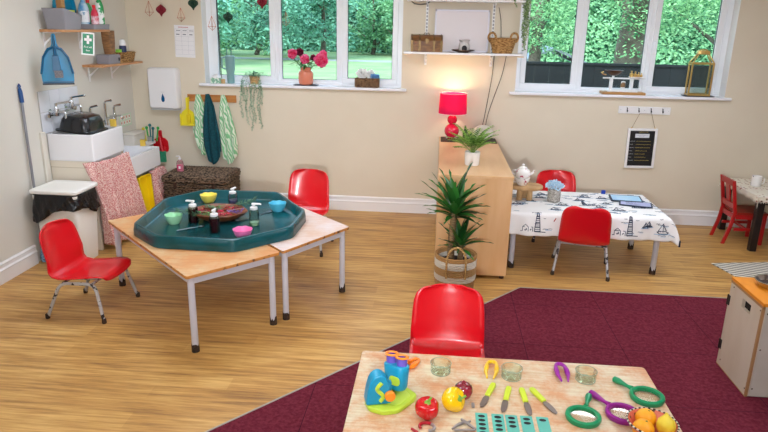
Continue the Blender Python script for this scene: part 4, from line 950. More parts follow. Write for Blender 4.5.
# cables
for pts, lb in (([(.56,W-.01,2.15),(.585,W-.009,2.05),(.60,W-.009,1.9),(.60,W-.009,1.72)],'black cable hanging on the wall between the two white shelves'),
    ([(.545,W-.01,1.69),(.54,W-.008,1.5),(.51,W-.009,1.25),(.48,W-.01,1.02),(.45,W-.02,.90),(.44,W-.03,.87)],'left of two thin dark cables running down the wall to the cabinet'),
    ([(.665,W-.01,1.69),(.64,W-.008,1.5),(.57,W-.009,1.28),(.52,W-.01,1.10),(.505,W-.012,1.0),(.50,W-.02,.90),(.50,W-.03,.87)],'right of two thin dark cables running down the wall to the cabinet')):
    tag(MB().tube(rounded(pts,.2,6),.0032,6).build('power_cable', mat('dark_cable','2c2322',.6)), lb, 'cable')
tag(MB().tube(rounded([(-2.335,W+.10,2.40),(-2.33,W+.10,1.9),(-2.325,W+.1,1.36)],.2,5),.005,6).build('blind_cord', mat('grey_cord','4a4a4c',.6)), 'dark vertical cord at the left edge of the left window', 'cord')

# trailing plants
def trailing(b, x, y, z0, ln, R, w=.012, dens=.011, spread=.012, ll=.018):
    z = z0; ph = R.uniform(0,6); pts = []
    while z > z0-ln:
        px = x+.010*sin((z0-z)*18+ph)+ (z0-z)*R.uniform(-.01,.01); py = y; pts.append((px,py,z))
        for k in range(2):
            a = R.uniform(0,2*pi); leafquad(b, (px,py,z), (cos(a),-abs(sin(a))*.9 if y>6.5 else sin(a),R.uniform(-.7,.2)), (0,-1,.4), ll*R.uniform(.7,1.2), w)
        z -= dens
    if len(pts) > 1: b.tube(pts,.0012,4)
t = thing('trailing_plant', 'pale green succulent strings trailing from a basket pot on the left window sill', 'plant', (-1.935,6.655,WB+.0265))
MB().lathe([(.001,0),(.045,0),(.055,.085),(.051,.085),(.043,.01),(.001,.01)],24).build('basket_pot', mat_weave('tan_basket','a37a4a','d6b27c',80), t)
b = MB(); R = random.Random(21)
for i,(dx,ln) in enumerate(((-.13,.40),(-.115,.12),(-.085,.30),(-.07,.46),(-.03,.38),(-.01,.50),(.01,.42),(.035,.10),(.06,.45),(.075,.50),(.09,.25),(-.10,.22))):
    trailing(b, dx, -.055-.02*(i%3)-.06*0, .045 if abs(dx)>.05 else .02, ln, R, .010, .013)
    b.tube([(dx*.3,-.02,.09),(dx*.7,-.05,.10),(dx,-.055-.02*(i%3),.045)],.0012,4)
for i in range(150):
    a = R.uniform(0,2*pi); r = R.uniform(0,.13); leafquad(b,(r*cos(a),-.02+r*.35*sin(a),.07+.05*R.random()),(cos(a),sin(a)*.5-.1,R.uniform(-.3,.8)),(0,0,1),.032,.018)
b.build('foliage', mat_leaf('succulent_leaf','3f6b4c','93bb9c',.6,9,.2), t, norm=False, smooth=False)
# drape to be in front of sill: shift strands forward
t.location = (-1.94,6.66,WB+.0265)
for ch_ in [x for x in C.objects if x.parent == t and x.name.startswith('foliage')]:
    me = ch_.data
    for v in me.vertices:
        if v.co.z < .03: v.co.y = min(v.co.y, -.088+.3*(v.co.y+.06) - .0)
t = thing('trailing_plant', 'long trailing green plant hanging from the right end of the upper white shelf', 'plant', (.73,6.50,2.2105))
MB().lathe([(.001,0),(.045,0),(.058,.09),(.053,.09),(.043,.01),(.001,.01)],24).build('plant_pot', WHITEC, t)
b = MB(); R = random.Random(31)
for i,(dx,dy,ln) in enumerate(((.075,.02,.42),(.085,.0,.50),(.07,-.03,.38),(.10,.03,.34),(.095,-.02,.46),(.10,.0,.28),(.065,.04,.30),(.08,.04,.18))):
    b.tube([(0,0,.09),(dx*.7,dy*.7,.12),(dx,dy,.03)],.0012,4); trailing(b,dx,dy,.03,ln,R,.013,.013,ll=.022)
trailing(b,-.045,-.135,.03,.09,R); b.tube([(0,0,.09),(-.03,-.1,.10),(-.045,-.135,.03)],.0012,4)
for i in range(90):
    a = R.uniform(0,2*pi); r = R.uniform(0,.08); leafquad(b,(r*cos(a),r*sin(a),.09+.05*R.random()),(cos(a),sin(a),R.uniform(-.2,.8)),(0,0,1),.03,.018)
b.build('foliage', mat_leaf('trailing_leaf','41652f','9dba7c',.6,9,.25), t, norm=False, smooth=False)

# ================================================================ left sill items
SZ = WB+.0265
t = thing('insulated_tumbler', 'tall pale teal tumbler with handle and straw on the left window sill', 'tumbler', (-2.205,6.68,SZ))
TM = mat('pale_teal_metal','7ba2a3',.35)
MB().lathe([(.001,0),(.036,0),(.038,.01),(.040,.11),(.048,.14),(.050,.28),(.046,.285),(.001,.285)],28).build('tumbler_body', TM, t)
b = MB(); b.tube(rounded([(-.045,-.015,.27),(-.078,-.03,.265),(-.078,-.03,.16),(-.045,-.015,.15)],.02),.008,8); b.build('handle', TM, t)
MB().tube([(.015,0,.28),(.018,0,.37)],.005,8).build('straw', mat('clear_teal','5d8587',.2), t); MB().tube([(-.03,0,.28),(-.03,0,.355)],.005,8).build('straw', mat('clear_teal2','5d8587',.2), t)
t = thing('small_box', 'small green and white patterned box on the left end of the window sill', 'box', (-2.355,6.66,SZ), .25)
MB().loft([rrect(.12,.075,.008,0),rrect(.12,.075,.008,.055)]).build('box_body', mat('green_floral_box','e3e9dd',.6,col2='7fae94',scale=45,ramp=(.45,.5)), t, bevel=.002)
b = MB(); b.grid(lambda u,v:((u-.5)*.10,(v-.5)*.05,.056+.035*sin(pi*u)*sin(pi*v)+.008*sin(u*14)),12,8); b.build('tissue', WHITE, t, solid=.003, norm=False)
t = thing('candle_jar', 'tiny amber candle jar between the green box and the tumbler', 'candle', (-2.275,6.635,SZ)); MB().lathe([(.001,0),(.022,0),(.024,.045),(.020,.045),(.019,.03),(.001,.03)],20).build('jar', mat('amber_jar','c9a877',.3), t)
# vase with peonies
o = MB().loft([rrect(.25,.11,.004,0),rrect(.25,.11,.004,.008)]).build('slate_tile', SLATE); place(o,(-1.395,6.68,SZ)); tag(o,'black slate tile under the coral vase on the left window sill','tile')
t = thing('flower_vase', 'coral pink glass vase of magenta peonies on the left window sill', 'vase', (-1.395,6.68,SZ+.0085))
MB().lathe([(.001,0),(.060,0),(.074,.012),(.079,.04),(.079,.115),(.070,.135),(.056,.147),(.055,.170),(.060,.177),(.055,.177),(.050,.15),(.056,.13),(.001,.02)],36).build('vase_body', mat('coral_glass','dc8468',.12,coat=.3,spec=.6), t)
PET = mat_leaf('peony_petal','f02a72','ff8cb8',.6,30,.25); PETD = mat_leaf('dark_peony_petal','5d0f2b','8f2148',.6,30,.2)
def peony(b, c, r, R, n=46):
    for i in range(n):
        u = 1-2*(i+.5)/n; a = i*2.39996; s = math.sqrt(1-u*u); d = Vector((s*cos(a), s*sin(a), u)); k = R.uniform(.75,1.05)*r
        tn = d.cross(Vector((R.uniform(-1,1),R.uniform(-1,1),R.uniform(-1,1)))).normalized(); bt = d.cross(tn); p = Vector(c)+d*k*.35
        b.add([tuple(p), tuple(p+d*k*.5+tn*r*.42), tuple(p+d*k*.75), tuple(p+d*k*.5-tn*r*.42)], [(0,1,2,3)])
        b.add([tuple(p+d*k*.1), tuple(p+d*k*.45+bt*r*.4), tuple(p+d*k*.7), tuple(p+d*k*.45-bt*r*.4)], [(0,1,2,3)])
fl = [((-.135,-.02,.315),.055,0),((-.065,.02,.33),.042,1),((.0,-.05,.262),.055,0),((.165,-.02,.255),.075,0),((.075,.02,.275),.035,1),((.185,.0,.31),.045,0),((-.15,.01,.30),.035,0)]
st = MB(); R = random.Random(8)
for c, r, d in fl:
    b = MB(); peony(b, c, r, R); b.ball(c, r*.55, n=10); b.build('peony', PETD if d else PET, t, norm=False, smooth=False)
    st.tube([(c[0]*.1,c[1]*.1,.10),(c[0]*.4,c[1]*.4,.19),(c[0],c[1],c[2]-r*.5)],.003,5)
for i in range(90):
    a = R.uniform(0,2*pi); rr_ = R.uniform(.02,.16); leafquad(st,(rr_*cos(a)*.9,rr_*sin(a)*.4,R.uniform(.17,.26)),(cos(a),sin(a)*.4,R.uniform(-.5,.5)),(0,0,1),.06,.024)
for i in range(6): st.tube([(0,0,.17),(.25*cos(i)*.7,.05*sin(i),.26+.03*sin(i*3))],.0012,4)
st.build('stems_and_leaves', mat_leaf('peony_leaf','215a25','5e9a44',.5,9,.2), t, norm=False, smooth=False)
# basket with pompoms
t = thing('wicker_basket', 'small brown rectangular basket of tissue flowers at the right end of the left sill', 'basket', (-.745,6.665,SZ))
b = MB(); b.loft([rrect(.23,.09,.01,0),rrect(.25,.10,.01,.095),rrect(.235,.085,.01,.095),rrect(.215,.075,.01,.01)]); wicker_rows(b,.24,.10,.003,.093,7,.003); b.build('basket_body', mat_weave('brown_basket','4c3422','957453',90), t)
PW = mat('white_tissue','fbfbf9',.9); PBL = mat_leaf('blue_tissue','5a9ad0','9ccbf0',.8,20,.3)
for c,r,m,lb in (((-.055,.0,.135),.06,PW,'large white tissue flower on the left in the sill basket'),((.035,.015,.13),.05,PW,'smaller white tissue flower in the middle of the sill basket'),((.065,-.01,.108),.036,PBL,'left of two blue tissue flowers in the sill basket'),((.10,.0,.105),.032,PBL,'right of two blue tissue flowers in the sill basket')):
    b = MB(); peony(b,(0,0,0),r,R,60); b.ball((0,0,0),r*.5,n=10); o = b.build('tissue_flower', m, None, norm=False, smooth=False); o.location = Vector(t.location)+Vector(c); tag(o, lb, 'flower', 'tissue flowers in the sill basket')

# ================================================================ right sill items
t = thing('kitchen_scales', 'white balance scales with a brown pan on a wooden board on the right window sill', 'scales', (1.855,6.69,SZ+.0245), radians(-2)); t.scale = (1,1,1.05)
WM = mat('white_cast_iron','eef0f2',.35)
b = MB(); b.loft([rrect(.30,.10,.02,0),rrect(.28,.085,.02,.022)]); b.box(-.13,-.10,-.02,.02,.02,.12); b.box(.07,.10,-.02,.02,.02,.12); b.box(-.20,.20,-.01,.01,.118,.132); b.box(-.02,.02,-.03,-.01,.02,.10); b.build('scales_body', WM, t, bevel=.004)
b = MB(); b.lathe([(.001,0),(.03,0),(.05,.012),(.09,.045),(.092,.05),(.086,.048),(.045,.014),(.001,.010)],32,c=(-.10,0,.15)); b.build('brown_pan', mat('brown_enamel','4b2d1a',.3), t); MB().tube([(-.10,0,.13),(-.10,0,.152)],.012,8).build('pan_post', WM, t)
b = MB(); b.cbox((.13,0,.138),(.14,.09,.008)); b.build('weight_plate', WM, t, bevel=.002)
MB().lathe([(.022,0),(.024,.03),(.014,.045),(.001,.045)],16,(0,-.02,.045)).build('brass_dial', mat('brass_dial','8d6b49',.3,metal=.6), t)
MB().tube([(-.17,.0,.155),(-.21,0,.165),(-.225,-.01,.175),(-.20,-.01,.185)],.005,6).build('brass_lip', GOLD, t)
for i,(x,r) in enumerate(((.075,.018),(.112,.016),(.145,.014),(.172,.012))):
    w_ = thing('brass_weight', ('largest','second largest','third largest','smallest')[i]+' brass weight in the row on the scales plate', 'weight', (0,0,0), 0, 'brass weights on the scales')
    w_.location = (1.855+x, 6.69-.03*x, SZ+.0245+.1495)
    MB().lathe([(.001,0),(r,0),(r,r*1.8),(r*.4,r*2.1),(r*.35,r*2.4),(r*.6,r*2.9),(r*.3,r*3.3),(.001,r*3.35)],14).build('weight_body', GOLD, w_)
o = MB().loft([rrect(.42,.16,.005,0),rrect(.42,.16,.005,.024)]).build('wooden_board', mat_wood('board_wood','a1713c','c99a5e',(1,8,8),4), None, bevel=.002); place(o,(1.86,6.682,SZ),radians(-2)); tag(o,'light wooden board under the white scales','board')
o = MB().loft([rrect(.28,.13,.004,0),rrect(.28,.13,.004,.008)]).build('slate_tile', SLATE); place(o,(2.60,6.68,SZ)); tag(o,'black slate tile under the gold lantern on the right sill','tile')
t = thing('gold_lantern', 'gold framed glass lantern at the right end of the window sill', 'lantern', (2.595,6.69,SZ+.0085), radians(-6)); t.scale = (1.03,1.03,1.05)
lw, ld, lh = .19, .115, .29; b = MB()
for x in (-lw/2,lw/2):
    for y in (-ld/2,ld/2): b.cbox((x,y,lh/2+.01),(.014,.014,lh))
for z in (.008,lh+.008):
    for y in (-ld/2,ld/2): b.cbox((0,y,z),(lw+.014,.0145,.016))
    for x in (-lw/2,lw/2): b.cbox((x,0,z),(.0145,ld+.014,.016))
for x in (-1,1):
    for y in (-1,1): b.tube([(x*lw/2,y*ld/2,lh+.015),(x*.042,y*.03,lh+.095)],.006,6)
b.loft([rrect(.10,.07,.01,lh+.09),rrect(.11,.08,.01,lh+.095),rrect(.10,.07,.01,lh+.125)]); b.build('gold_frame', GOLD, t, bevel=.0015)
b = MB(); b.box(-lw/2,lw/2,-ld/2-.001,-ld/2+.001,.016,lh); b.box(-lw/2,lw/2,ld/2-.001,ld/2+.001,.016,lh); b.box(-lw/2-.001,-lw/2+.001,-ld/2,ld/2,.016,lh); b.box(lw/2-.001,lw/2+.001,-ld/2,ld/2,.016,lh); b.build('glass_panel', mat_glass('lantern_glass','f4f8f6',.8), t)
MB().tube([(-.035,0,lh+.12),(-.03,0,lh+.132),(.03,0,lh+.132),(.035,0,lh+.12)],.005,6).build('handle', GOLD, t)

# hook rail & menu board
t = thing('hook_rail', 'white rail with four dark hooks beneath the right window', 'hook rail', (2.085,W,1.186)); t.rotation_euler=(0,radians(.3),0)
MB().box(-.255,.255,-.016,-.001,-.037,.037).build('rail_board', WHITE, t, bevel=.002)
for x in (-.175,-.06,.06,.175): MB().tube(rounded([(x,-.016,.022),(x,-.03,.018),(x,-.03,-.012),(x,-.045,-.018),(x,-.05,.0)],.008),.0045,6).build('hook', mat('dark_hook','2a2f33',.4,metal=.4), t)
for x in (-.235,0,.235): MB().lathe([(.005,0),(.003,.002)],8,(0,0,0)).build('screw_head', BLACK, t).location=(x,-.0165,0); 
t = thing('menu_board', 'small white framed blackboard menu hanging from the hook rail on string', 'blackboard', (2.10,W-.02,.595)); t.rotation_euler=(0,radians(-1.0),0)
b = MB(); hw, hh, fw = .147, .41, .024
b.box(-hw,hw,-.014,.006,0,fw); b.box(-hw,hw,-.014,.006,hh-fw,hh); b.box(-hw,-hw+fw,-.014,.006,fw,hh-fw); b.box(hw-fw,hw,-.014,.006,fw,hh-fw); b.build('white_frame', WHITE, t, bevel=.003)
b = MB(); b.box(-hw+fw,hw-fw,-.006,.0,fw,hh-fw,0); b.box(-.07,.07,-.0075,-.0065,.315,.355,1)
R = random.Random(4)
def scrib(x0,x1,z,m):
    x = x0
    while x < x1:
        w_ = R.uniform(.004,.010); h_ = R.uniform(.003,.009); b.box(x,x+w_*.35,-.0075,-.0065,z,z+h_,m); b.box(x,x+w_,-.0075,-.0065,z+h_*.4,z+h_*.4+.0022,m); x += w_+R.uniform(.001,.003)
for i in range(7):
    z = .275-i*.033; scrib(-.115,-.085 if i%2 else -.075,z,3); scrib(-.055,-.055+R.uniform(.09,.155),z,2)
scrib(-.04,.05,.37,2); scrib(-.06,.06,.338,4); scrib(-.03,.02,.324,4)
for i in range(6): b.box(-.12,.12,-.0072,-.0065,.262-i*.033,.2632-i*.033,5)
b.build('chalk_panel', [BLACK, mat('card_white2','dde2ea',.6), mat('chalk_yellow','c9b564',.8), mat('chalk_white','b9bec4',.8), mat('ink_blue','53678f',.8), mat('faint_line','3c4048',.8)], t)
b = MB(); b.tube([(-.115,-.008,hh),(-.055,-.022,hh+.155+.0),(.06,-.022,hh+.155),(.115,-.008,hh)],.0022,5); b.build('string', mat('jute_string','8a6a3e',.8), t)
for x in (-.115,.115): MB().ball((x,-.008,hh+.006),.007,n=8).build('eyelet', GOLD, t)
# ================================================================ things on the sailing cloth table
TZ2 = .5115
t = thing('log_stand', 'round wooden log slice cake stand beside the cabinet on the sailing cloth', 'stand', (.80,5.48,TZ2))
LG = mat_wood('log_bark','9a7448','c9a472',(5,5,2),5); LT = mat('log_top','c9a272',.6,col2='a57f50',scale=10)
b = MB(); b.lathe([(.001,.10),(.142,.10),(.150,.106),(.150,.124),(.145,.128),(.001,.128)],40,sy=.85); b.build('log_slice', LT, t)
for x,y in ((-.05,-.03),(.035,-.03),(0,.05)): MB().lathe([(.001,0),(.026,0),(.026,.0995),(.001,.0995)],14,(x,y,0)).build('log_leg', LG, t)
t = thing('teapot_stack', 'white china teapot with pink roses stacked on its cup on the log stand', 'teapot', (.765,5.47,TZ2+.1285))
CH = mat('rose_china','f3f0ec',.15,col2='b23a5c',scale=22,ramp=(.60,.64),coat=.4)
MB().lathe([(.001,0),(.035,0),(.04,.006),(.058,.03),(.066,.06),(.066,.066),(.06,.066),(.001,.06)],32).build('cup', CH, t)
b = MB(); b.lathe([(.001,.067),(.05,.067),(.065,.085),(.068,.11),(.058,.135),(.04,.147),(.001,.147)],32); b.tube([(.055,0,.095),(.085,0,.11),(.095,0,.135)],[.013,.009,.007],8); b.build('teapot_body', CH, t)
b = MB(); b.lathe([(.04,.147),(.036,.158),(.014,.168),(.008,.172),(.013,.180),(.009,.188),(.001,.19)],24); b.build('lid', CH, t)
b = MB(); b.tube([(-.055,0,.13),(-.085,0,.13),(-.092,0,.105),(-.06,0,.09)],.006,8); b.tube([(-.05,0,.055),(-.08,0,.05),(-.075,0,.025),(-.045,0,.025)],.005,8); b.build('handle', CH, t)
t = thing('flower_pot', 'small grey patterned pot of pale blue flowers on the sailing cloth', 'flowers', (1.045,5.44,TZ2))
MB().lathe([(.001,0),(.052,0),(.055,.005),(.055,.115),(.051,.115),(.050,.10),(.001,.10)],32).build('grey_pot', mat_weave('grey_knit_pot','8b8780','c9c4bb',90,.7), t)
b = MB(); R = random.Random(2)
for i in range(26):
    a = i*2.4; r = .068*math.sqrt(i/26); c = (r*cos(a), r*sin(a), .135+.03*(1-i/26)+R.uniform(-.008,.008)); peony(b,c,.026,R,12)
b.build('blue_blooms', mat_leaf('pale_blue_petal','a5cde6','dff0fa',.8,20,.2), t, norm=False, smooth=False)
LAP = mat('pale_blue_sheet','a9d4ee',.4); LAV = mat('lavender_sheet','b3b9dc',.4); NB = mat('navy_border','2c3850',.5)
def board(label, cx, cy, rz, w, d, z, m, cat='folder'):
    t = thing('activity_folder', label, cat, (cx,cy,z), radians(rz), None)
    b = MB(); b.loft([rrect(w,d,.006,0),rrect(w,d,.006,.008)]); b.build('cover', NB, t)
    b = MB(); b.loft([rrect(w*.9,d*.82,.004,.0081),rrect(w*.9,d*.82,.004,.0095)]); b.build('picture_sheet', m, t)
    b = MB(); R = random.Random(int(cx*100))
    for i in range(4):
        y = -d*.25+i*d*.15; b.box(-w*.3, -w*.3+w*R.uniform(.2,.5), y, y+.004, .0096,.010)
    b.build('printed_line', mat('pale_print','e9f0f4',.5) if m is LAP else NB, t); return t
board('open lavender sheet in a navy folder lying nearer the table front, pointed towards the chair', 1.745,5.44,-14,.27,.16,TZ2+.0005,LAV)
board('pale blue folder with a navy border lying at the back right of the sailing cloth', 1.70,5.585,-6,.27,.18,TZ2+.0095,LAP).rotation_euler[0] = radians(3)
o = MB().loft([rrect(.035,.025,.005,0),rrect(.035,.025,.005,.03)]).build('blue_block', mat('royal_blue','2143b0',.4)); place(o,(1.555,5.79,TZ2)); tag(o,'tiny royal blue block at the back edge of the sailing cloth','block')

# ================================================================ far right: red wooden chairs and table
RW = mat('red_painted_wood','b81a1c',.35,col2='a81418',scale=9,coat=.2)
def wood_chair(label, loc, rz):
    t = thing('wooden_chair', label, 'chair', loc, rz, 'red painted wooden chairs')
    # front = +Y
    w, d = .15, .14
    for s in (-1,1):
        b = MB(); q = lambda y,z,h=.016: [(s*w-.013,y-h,z),(s*w+.013,y-h,z),(s*w+.013,y+h,z),(s*w-.013,y+h,z)]
        b.loft([q(-d-.065,0),q(-d-.02,.16),q(-d,.30),q(-d-.06,.60,.015)]); b.build('leg', RW, t, bevel=.004)
        MB().box(s*w-.014,s*w+.014,d-.016,d+.016,0,.285).build('leg', RW, t, bevel=.004)
        b = MB(); b.box(s*w-.008,s*w+.008,-d+.017,d-.017,.13,.155); b.build('stretcher', RW, t, bevel=.002)
        b = MB(); b.box(s*w-.009,s*w+.009,-d+.017,d-.017,.24,.285); b.build('side_rail', RW, t, bevel=.002)
    for y in (-d,d): MB().box(-w+.014,w-.014,y-.008,y+.008,.24,.285).build('cross_rail', RW, t, bevel=.002)
    MB().box(-w+.014,w-.014,-.008,.008,.13,.152).build('stretcher', RW, t, bevel=.002)
    MB().box(-w-.02,w+.02,-d+.018,d+.03,.286,.305).build('seat', mat('red_brown_seat','9a2a1c',.3,coat=.3), t, bevel=.004)
    yb = lambda z: -d-.06*(z-.30)/.30
    b = MB(); b.loft([[(-w+.014,yb(.55)-.010,.545),(w-.014,yb(.55)-.010,.545),(w-.014,yb(.55)+.010,.545),(-w+.014,yb(.55)+.010,.545)],[(-w+.014,yb(.60)-.010,.60),(w-.014,yb(.60)-.010,.60),(w-.014,yb(.60)+.010,.60),(-w+.014,yb(.60)+.010,.60)]]); b.build('top_rail', RW, t, bevel=.003)
    b = MB(); b.loft([[(-w+.014,yb(.33)-.010,.33),(w-.014,yb(.33)-.010,.33),(w-.014,yb(.33)+.010,.33),(-w+.014,yb(.33)+.010,.33)],[(-w+.014,yb(.385)-.010,.385),(w-.014,yb(.385)-.010,.385),(w-.014,yb(.385)+.010,.385),(-w+.014,yb(.385)+.010,.385)]]); b.build('lower_rail', RW, t, bevel=.003)
    b = MB(); b.loft([[(-.045,yb(.385)-.006,.385),(.045,yb(.385)-.006,.385),(.045,yb(.385)+.006,.385),(-.045,yb(.385)+.006,.385)],[(-.045,yb(.545)-.006,.545),(.045,yb(.545)-.006,.545),(.045,yb(.545)+.006,.545),(-.045,yb(.545)+.006,.545)]]); b.build('back_splat', RW, t, bevel=.003)
    return t
wood_chair('red painted wooden child chair by the back wall facing the black legged table', (3.005,6.17,0), radians(-90)).scale = (.88,1.0,1.04)
wood_chair('red painted wooden child chair mostly out of the picture at the right edge', (3.42,5.66,0), radians(-4)).scale = (1,1,.97)
BW = mat('black_painted_wood','17110f',.45,col2='241a16',scale=12)
t = thing('play_table', 'small table with square black legs under a pale patterned cloth at the right edge', 'table', (3.40,6.19,0))
b = rel(t); b.box(2.955,3.85,5.825,6.565,.512,.532); b.build('table_top', BW, t, bevel=.003)
for x in (2.99,3.81):
    for y in (5.86,6.53): rel(t).box(x-.03,x+.03,y-.03,y+.03,0,.5115).build('leg', BW, t, bevel=.004)
rel(t).box(3.021,3.779,6.52,6.545,.45,.5115).build('frame_rail', BW, t); rel(t).box(3.021,3.779,5.845,5.87,.45,.5115).build('frame_rail', BW, t)
def cloth2():
    X0,X1,Y0,Y1,Z = 2.945,3.86,5.815,6.575,.5345
    def fn(u,v):
        d0 = .055; sx = X0-d0+u*(X1-X0+2*d0); sy = Y0-d0+v*(Y1-Y0+2*d0)
        ox = max(0,X0-sx)-max(0,sx-X1); oy = max(0,Y0-sy)-max(0,sy-Y1); x = min(max(sx,X0),X1); y = min(max(sy,Y0),Y1)
        d = max(abs(ox),abs(oy)); c = min(abs(ox),abs(oy))
        if ox>0: x -= .008+.3*c+.012*sin(sy*40)*ox/.08
        if ox<0: x += .008+.3*c
        if oy>0: y -= .008+.3*c+.012*sin(sx*40)*oy/.08
        if oy<0: y += .008+.3*c
        return (x,y,Z-max(0,d+c*.8)*.95)
    m = mat('cream_patterned_cloth','e8e2d2',.8); nt = m.node_tree; N = nt.nodes; K = nt.links
    tc = N.new('ShaderNodeTexCoord'); v = N.new('ShaderNodeTexVoronoi'); v.inputs['Scale'].default_value = 26; K.new(tc.outputs['Object'], v.inputs['Vector'])
    r = N.new('ShaderNodeValToRGB'); r.color_ramp.interpolation='CONSTANT'; e=r.color_ramp.elements; e[0].position=0; e[0].color=lin('5b6b52'); e[1].position=.16; e[1].color=lin('b0543f'); q=e.new(.24); q.color=lin('e8e2d2')
    K.new(v.outputs['Distance'], r.inputs[0]); K.new(r.outputs[0], N['Principled BSDF'].inputs['Base Color'])
    o = MB().grid(fn,60,50).build('tablecloth', m, None, solid=.0015, ang=60, norm=False); tag(o,'cream patterned cloth with a zigzag trim on the black legged table at the right','tablecloth')
    b = MB(); 
    for u in (0,1):
        pts=[Vector(fn(u,j/90)) for j in range(91)]
        for j in range(90):
            if j%2==0: b.add([tuple(pts[j]),tuple(pts[j+1]),tuple((pts[j]+pts[j+1])/2+Vector((0,0,-.014)))],[(0,1,2)])
    pts=[Vector(fn(j/110,0)) for j in range(111)]
    for j in range(0,110,2): b.add([tuple(pts[j]),tuple(pts[j+1]),tuple((pts[j]+pts[j+1])/2+Vector((0,0,-.014)))],[(0,1,2)])
    b.build('zigzag_trim', mat('white_trim','eeeae0',.8), o, solid=.002, norm=False)
cloth2()
t = thing('patterned_mug', 'white mug with small dark spots standing on the cream patterned cloth', 'mug', (3.105,6.24,.537))
b = MB(); b.lathe([(.001,0),(.042,0),(.045,.004),(.047,.10),(.043,.10),(.041,.008),(.001,.008)],28); b.build('mug_body', mat('spotted_china','f0edea',.2,col2='4f4f6a',scale=32,ramp=(.66,.69)), t)
MB().tube([(.044,0,.08),(.07,0,.08),(.075,0,.05),(.068,0,.025),(.044,0,.022)],.005,8).build('handle', WHITEC, t)
t = thing('metal_pan', 'small shiny metal dish on the cream patterned cloth at the very right edge', 'dish', (3.20,5.95,.537)); MB().lathe([(.001,0),(.06,0),(.085,.04),(.082,.04),(.055,.005),(.001,.005)],28).build('dish_body', CHROME, t)
# ================================================================ striped rug, play cooker, pan
t = MB().prism([(2.46,5.44),(2.60,4.93),(3.85,5.15),(3.75,5.68)], .001, .007).build('striped_rug', mat_stripes('rug_stripes',[(0,'e6e0d2'),(.55,'77736c')],21,'X',.95), None, bevel=.001)
nt = t.data.materials[0].node_tree; mp_ = nt.nodes.new('ShaderNodeMapping'); mp_.inputs['Rotation'].default_value=(0,0,radians(-73)); tc_=[n for n in nt.nodes if n.type=='TEX_COORD'][0]; sp_=[n for n in nt.nodes if n.type=='SEPXYZ'][0]; nt.links.new(tc_.outputs['Object'],mp_.inputs[0]); nt.links.new(mp_.outputs[0],sp_.inputs[0])
tag(t,'cream and grey striped flat rug on the wooden floor beyond the play cooker','rug')
PLY = mat('pale_birch_ply','d9cdb9',.55,col2='cdbda3',scale=4,stretch=(1,1,.3)); PLYE = mat('ply_edge','b2875a',.6); ORG = mat('orange_top','e8901e',.4,col2='c9781c',scale=4,ramp=(.45,.7))
t = thing('play_cooker', 'plywood play cooker box with an orange top and cut-out handle at the right edge', 'play cooker', (2.1,3.43,0), radians(0))
# tapered box: base footprint wider than the top
x0,x1,y0,y1,ct = 1.778,2.60,3.25,3.63,.575
b = MB(); P4 = lambda a,z,k=0: [(x0+a,y0+k,z),(x1-a,y0+k,z),(x1-a,y1-k,z),(x0+a,y1-k,z)]
th_ = .018
def panel(pts, n, th, nm, m, bev=.002):
    n = Vector(n); return rel(t).loft([pts,[tuple(Vector(p)+n*th) for p in pts]]).build(nm, m, t, bevel=bev)
# side (facing left) with hand hole made as a frame of four pieces around the slot
hy0,hy1,hz0,hz1 = 3.37,3.47,.455,.508
for nm,(a0,a1,z0,z1) in (('side_panel',(y0,y1,.012,hz0)),):
    pass
sd = MB()
ys = [y0,hy0,hy1,y1]; zs_ = [.012,hz0,hz1,ct-.02]
vs = []; fs = []
for xx in (x0,x0+th_):
    for z in zs_:
        for y in ys: vs.append((xx,y,z))
idx = lambda s,j,i: s*16+j*4+i
for s_ in (0,1):
    for j in range(3):
        for i in range(3):
            if i==1 and j==1: continue
            fs.append((idx(s_,j,i),idx(s_,j,i+1),idx(s_,j+1,i+1),idx(s_,j+1,i)))
for i in range(3):
    fs.append((idx(0,0,i),idx(0,0,i+1),idx(1,0,i+1),idx(1,0,i))); fs.append((idx(0,3,i),idx(0,3,i+1),idx(1,3,i+1),idx(1,3,i)))
    fs.append((idx(0,i,0),idx(0,i+1,0),idx(1,i+1,0),idx(1,i,0))); fs.append((idx(0,i,3),idx(0,i+1,3),idx(1,i+1,3),idx(1,i,3)))
for a,c in (((1,1),(1,2)),((2,1),(2,2)),((1,1),(2,1)),((1,2),(2,2))): fs.append((idx(0,*a),idx(0,*c),idx(1,*c),idx(1,*a)))
sd = rel(t); sd.add(vs,fs); sd.build('side_panel', PLY, t)
b = rel(t); b.box(x0+.0185,x0+.030,hy0-.02,hy1+.02,hz0-.02,hz1+.02); b.build('slot_shade', mat('slot_shade_dark','1a100a',.95), t)  # dark sheet behind the hand hole, standing for the shade inside the box
rel(t).box(x1-th_,x1,y0,y1,.012,ct-.02).build('side_panel', PLY, t)
b = rel(t); b.box(x0+th_+.0005,x1-th_-.0005,y0,y0+th_,.012,ct-.02); b.build('front_panel', mat('pale_front_ply','d3cdc0',.5,col2='c2bbab',scale=3), t, bevel=.002)
rel(t).box(x0+th_+.0005,x1-th_-.0005,y1-th_,y1,.012,ct-.02).build('back_panel', PLY, t)
rel(t).box(x0-.002,x1+.002,y0-.004,y1+.004,ct-.0195,ct).build('cooker_top', ORG, t, bevel=.002)
b = rel(t); b.box(x0-.001,x0+.012,y0-.003,y0+.012,.012,ct-.02); b.box(x0-.0015,x0+.012,y0-.003,y1+.003,ct-.034,ct-.0198); b.box(x0-.0015,x0+.012,y0,y1,.0,.0118); b.box(x1-.02,x1,y0,y1,0,.0118); b.build('edge_trim', PLYE, t, bevel=.001)
b = rel(t)
for x,y in ((1.90,3.33),(2.1,3.32),(2.35,3.35)):
    b.tube([(x+.035*cos(a),y+.035*sin(a),ct+.0005) for a in [2*pi*i/24 for i in range(24)]],.003,5,closed=True)
b.build('hob_ring', mat('ring_brown','8c4a1c',.5), t)
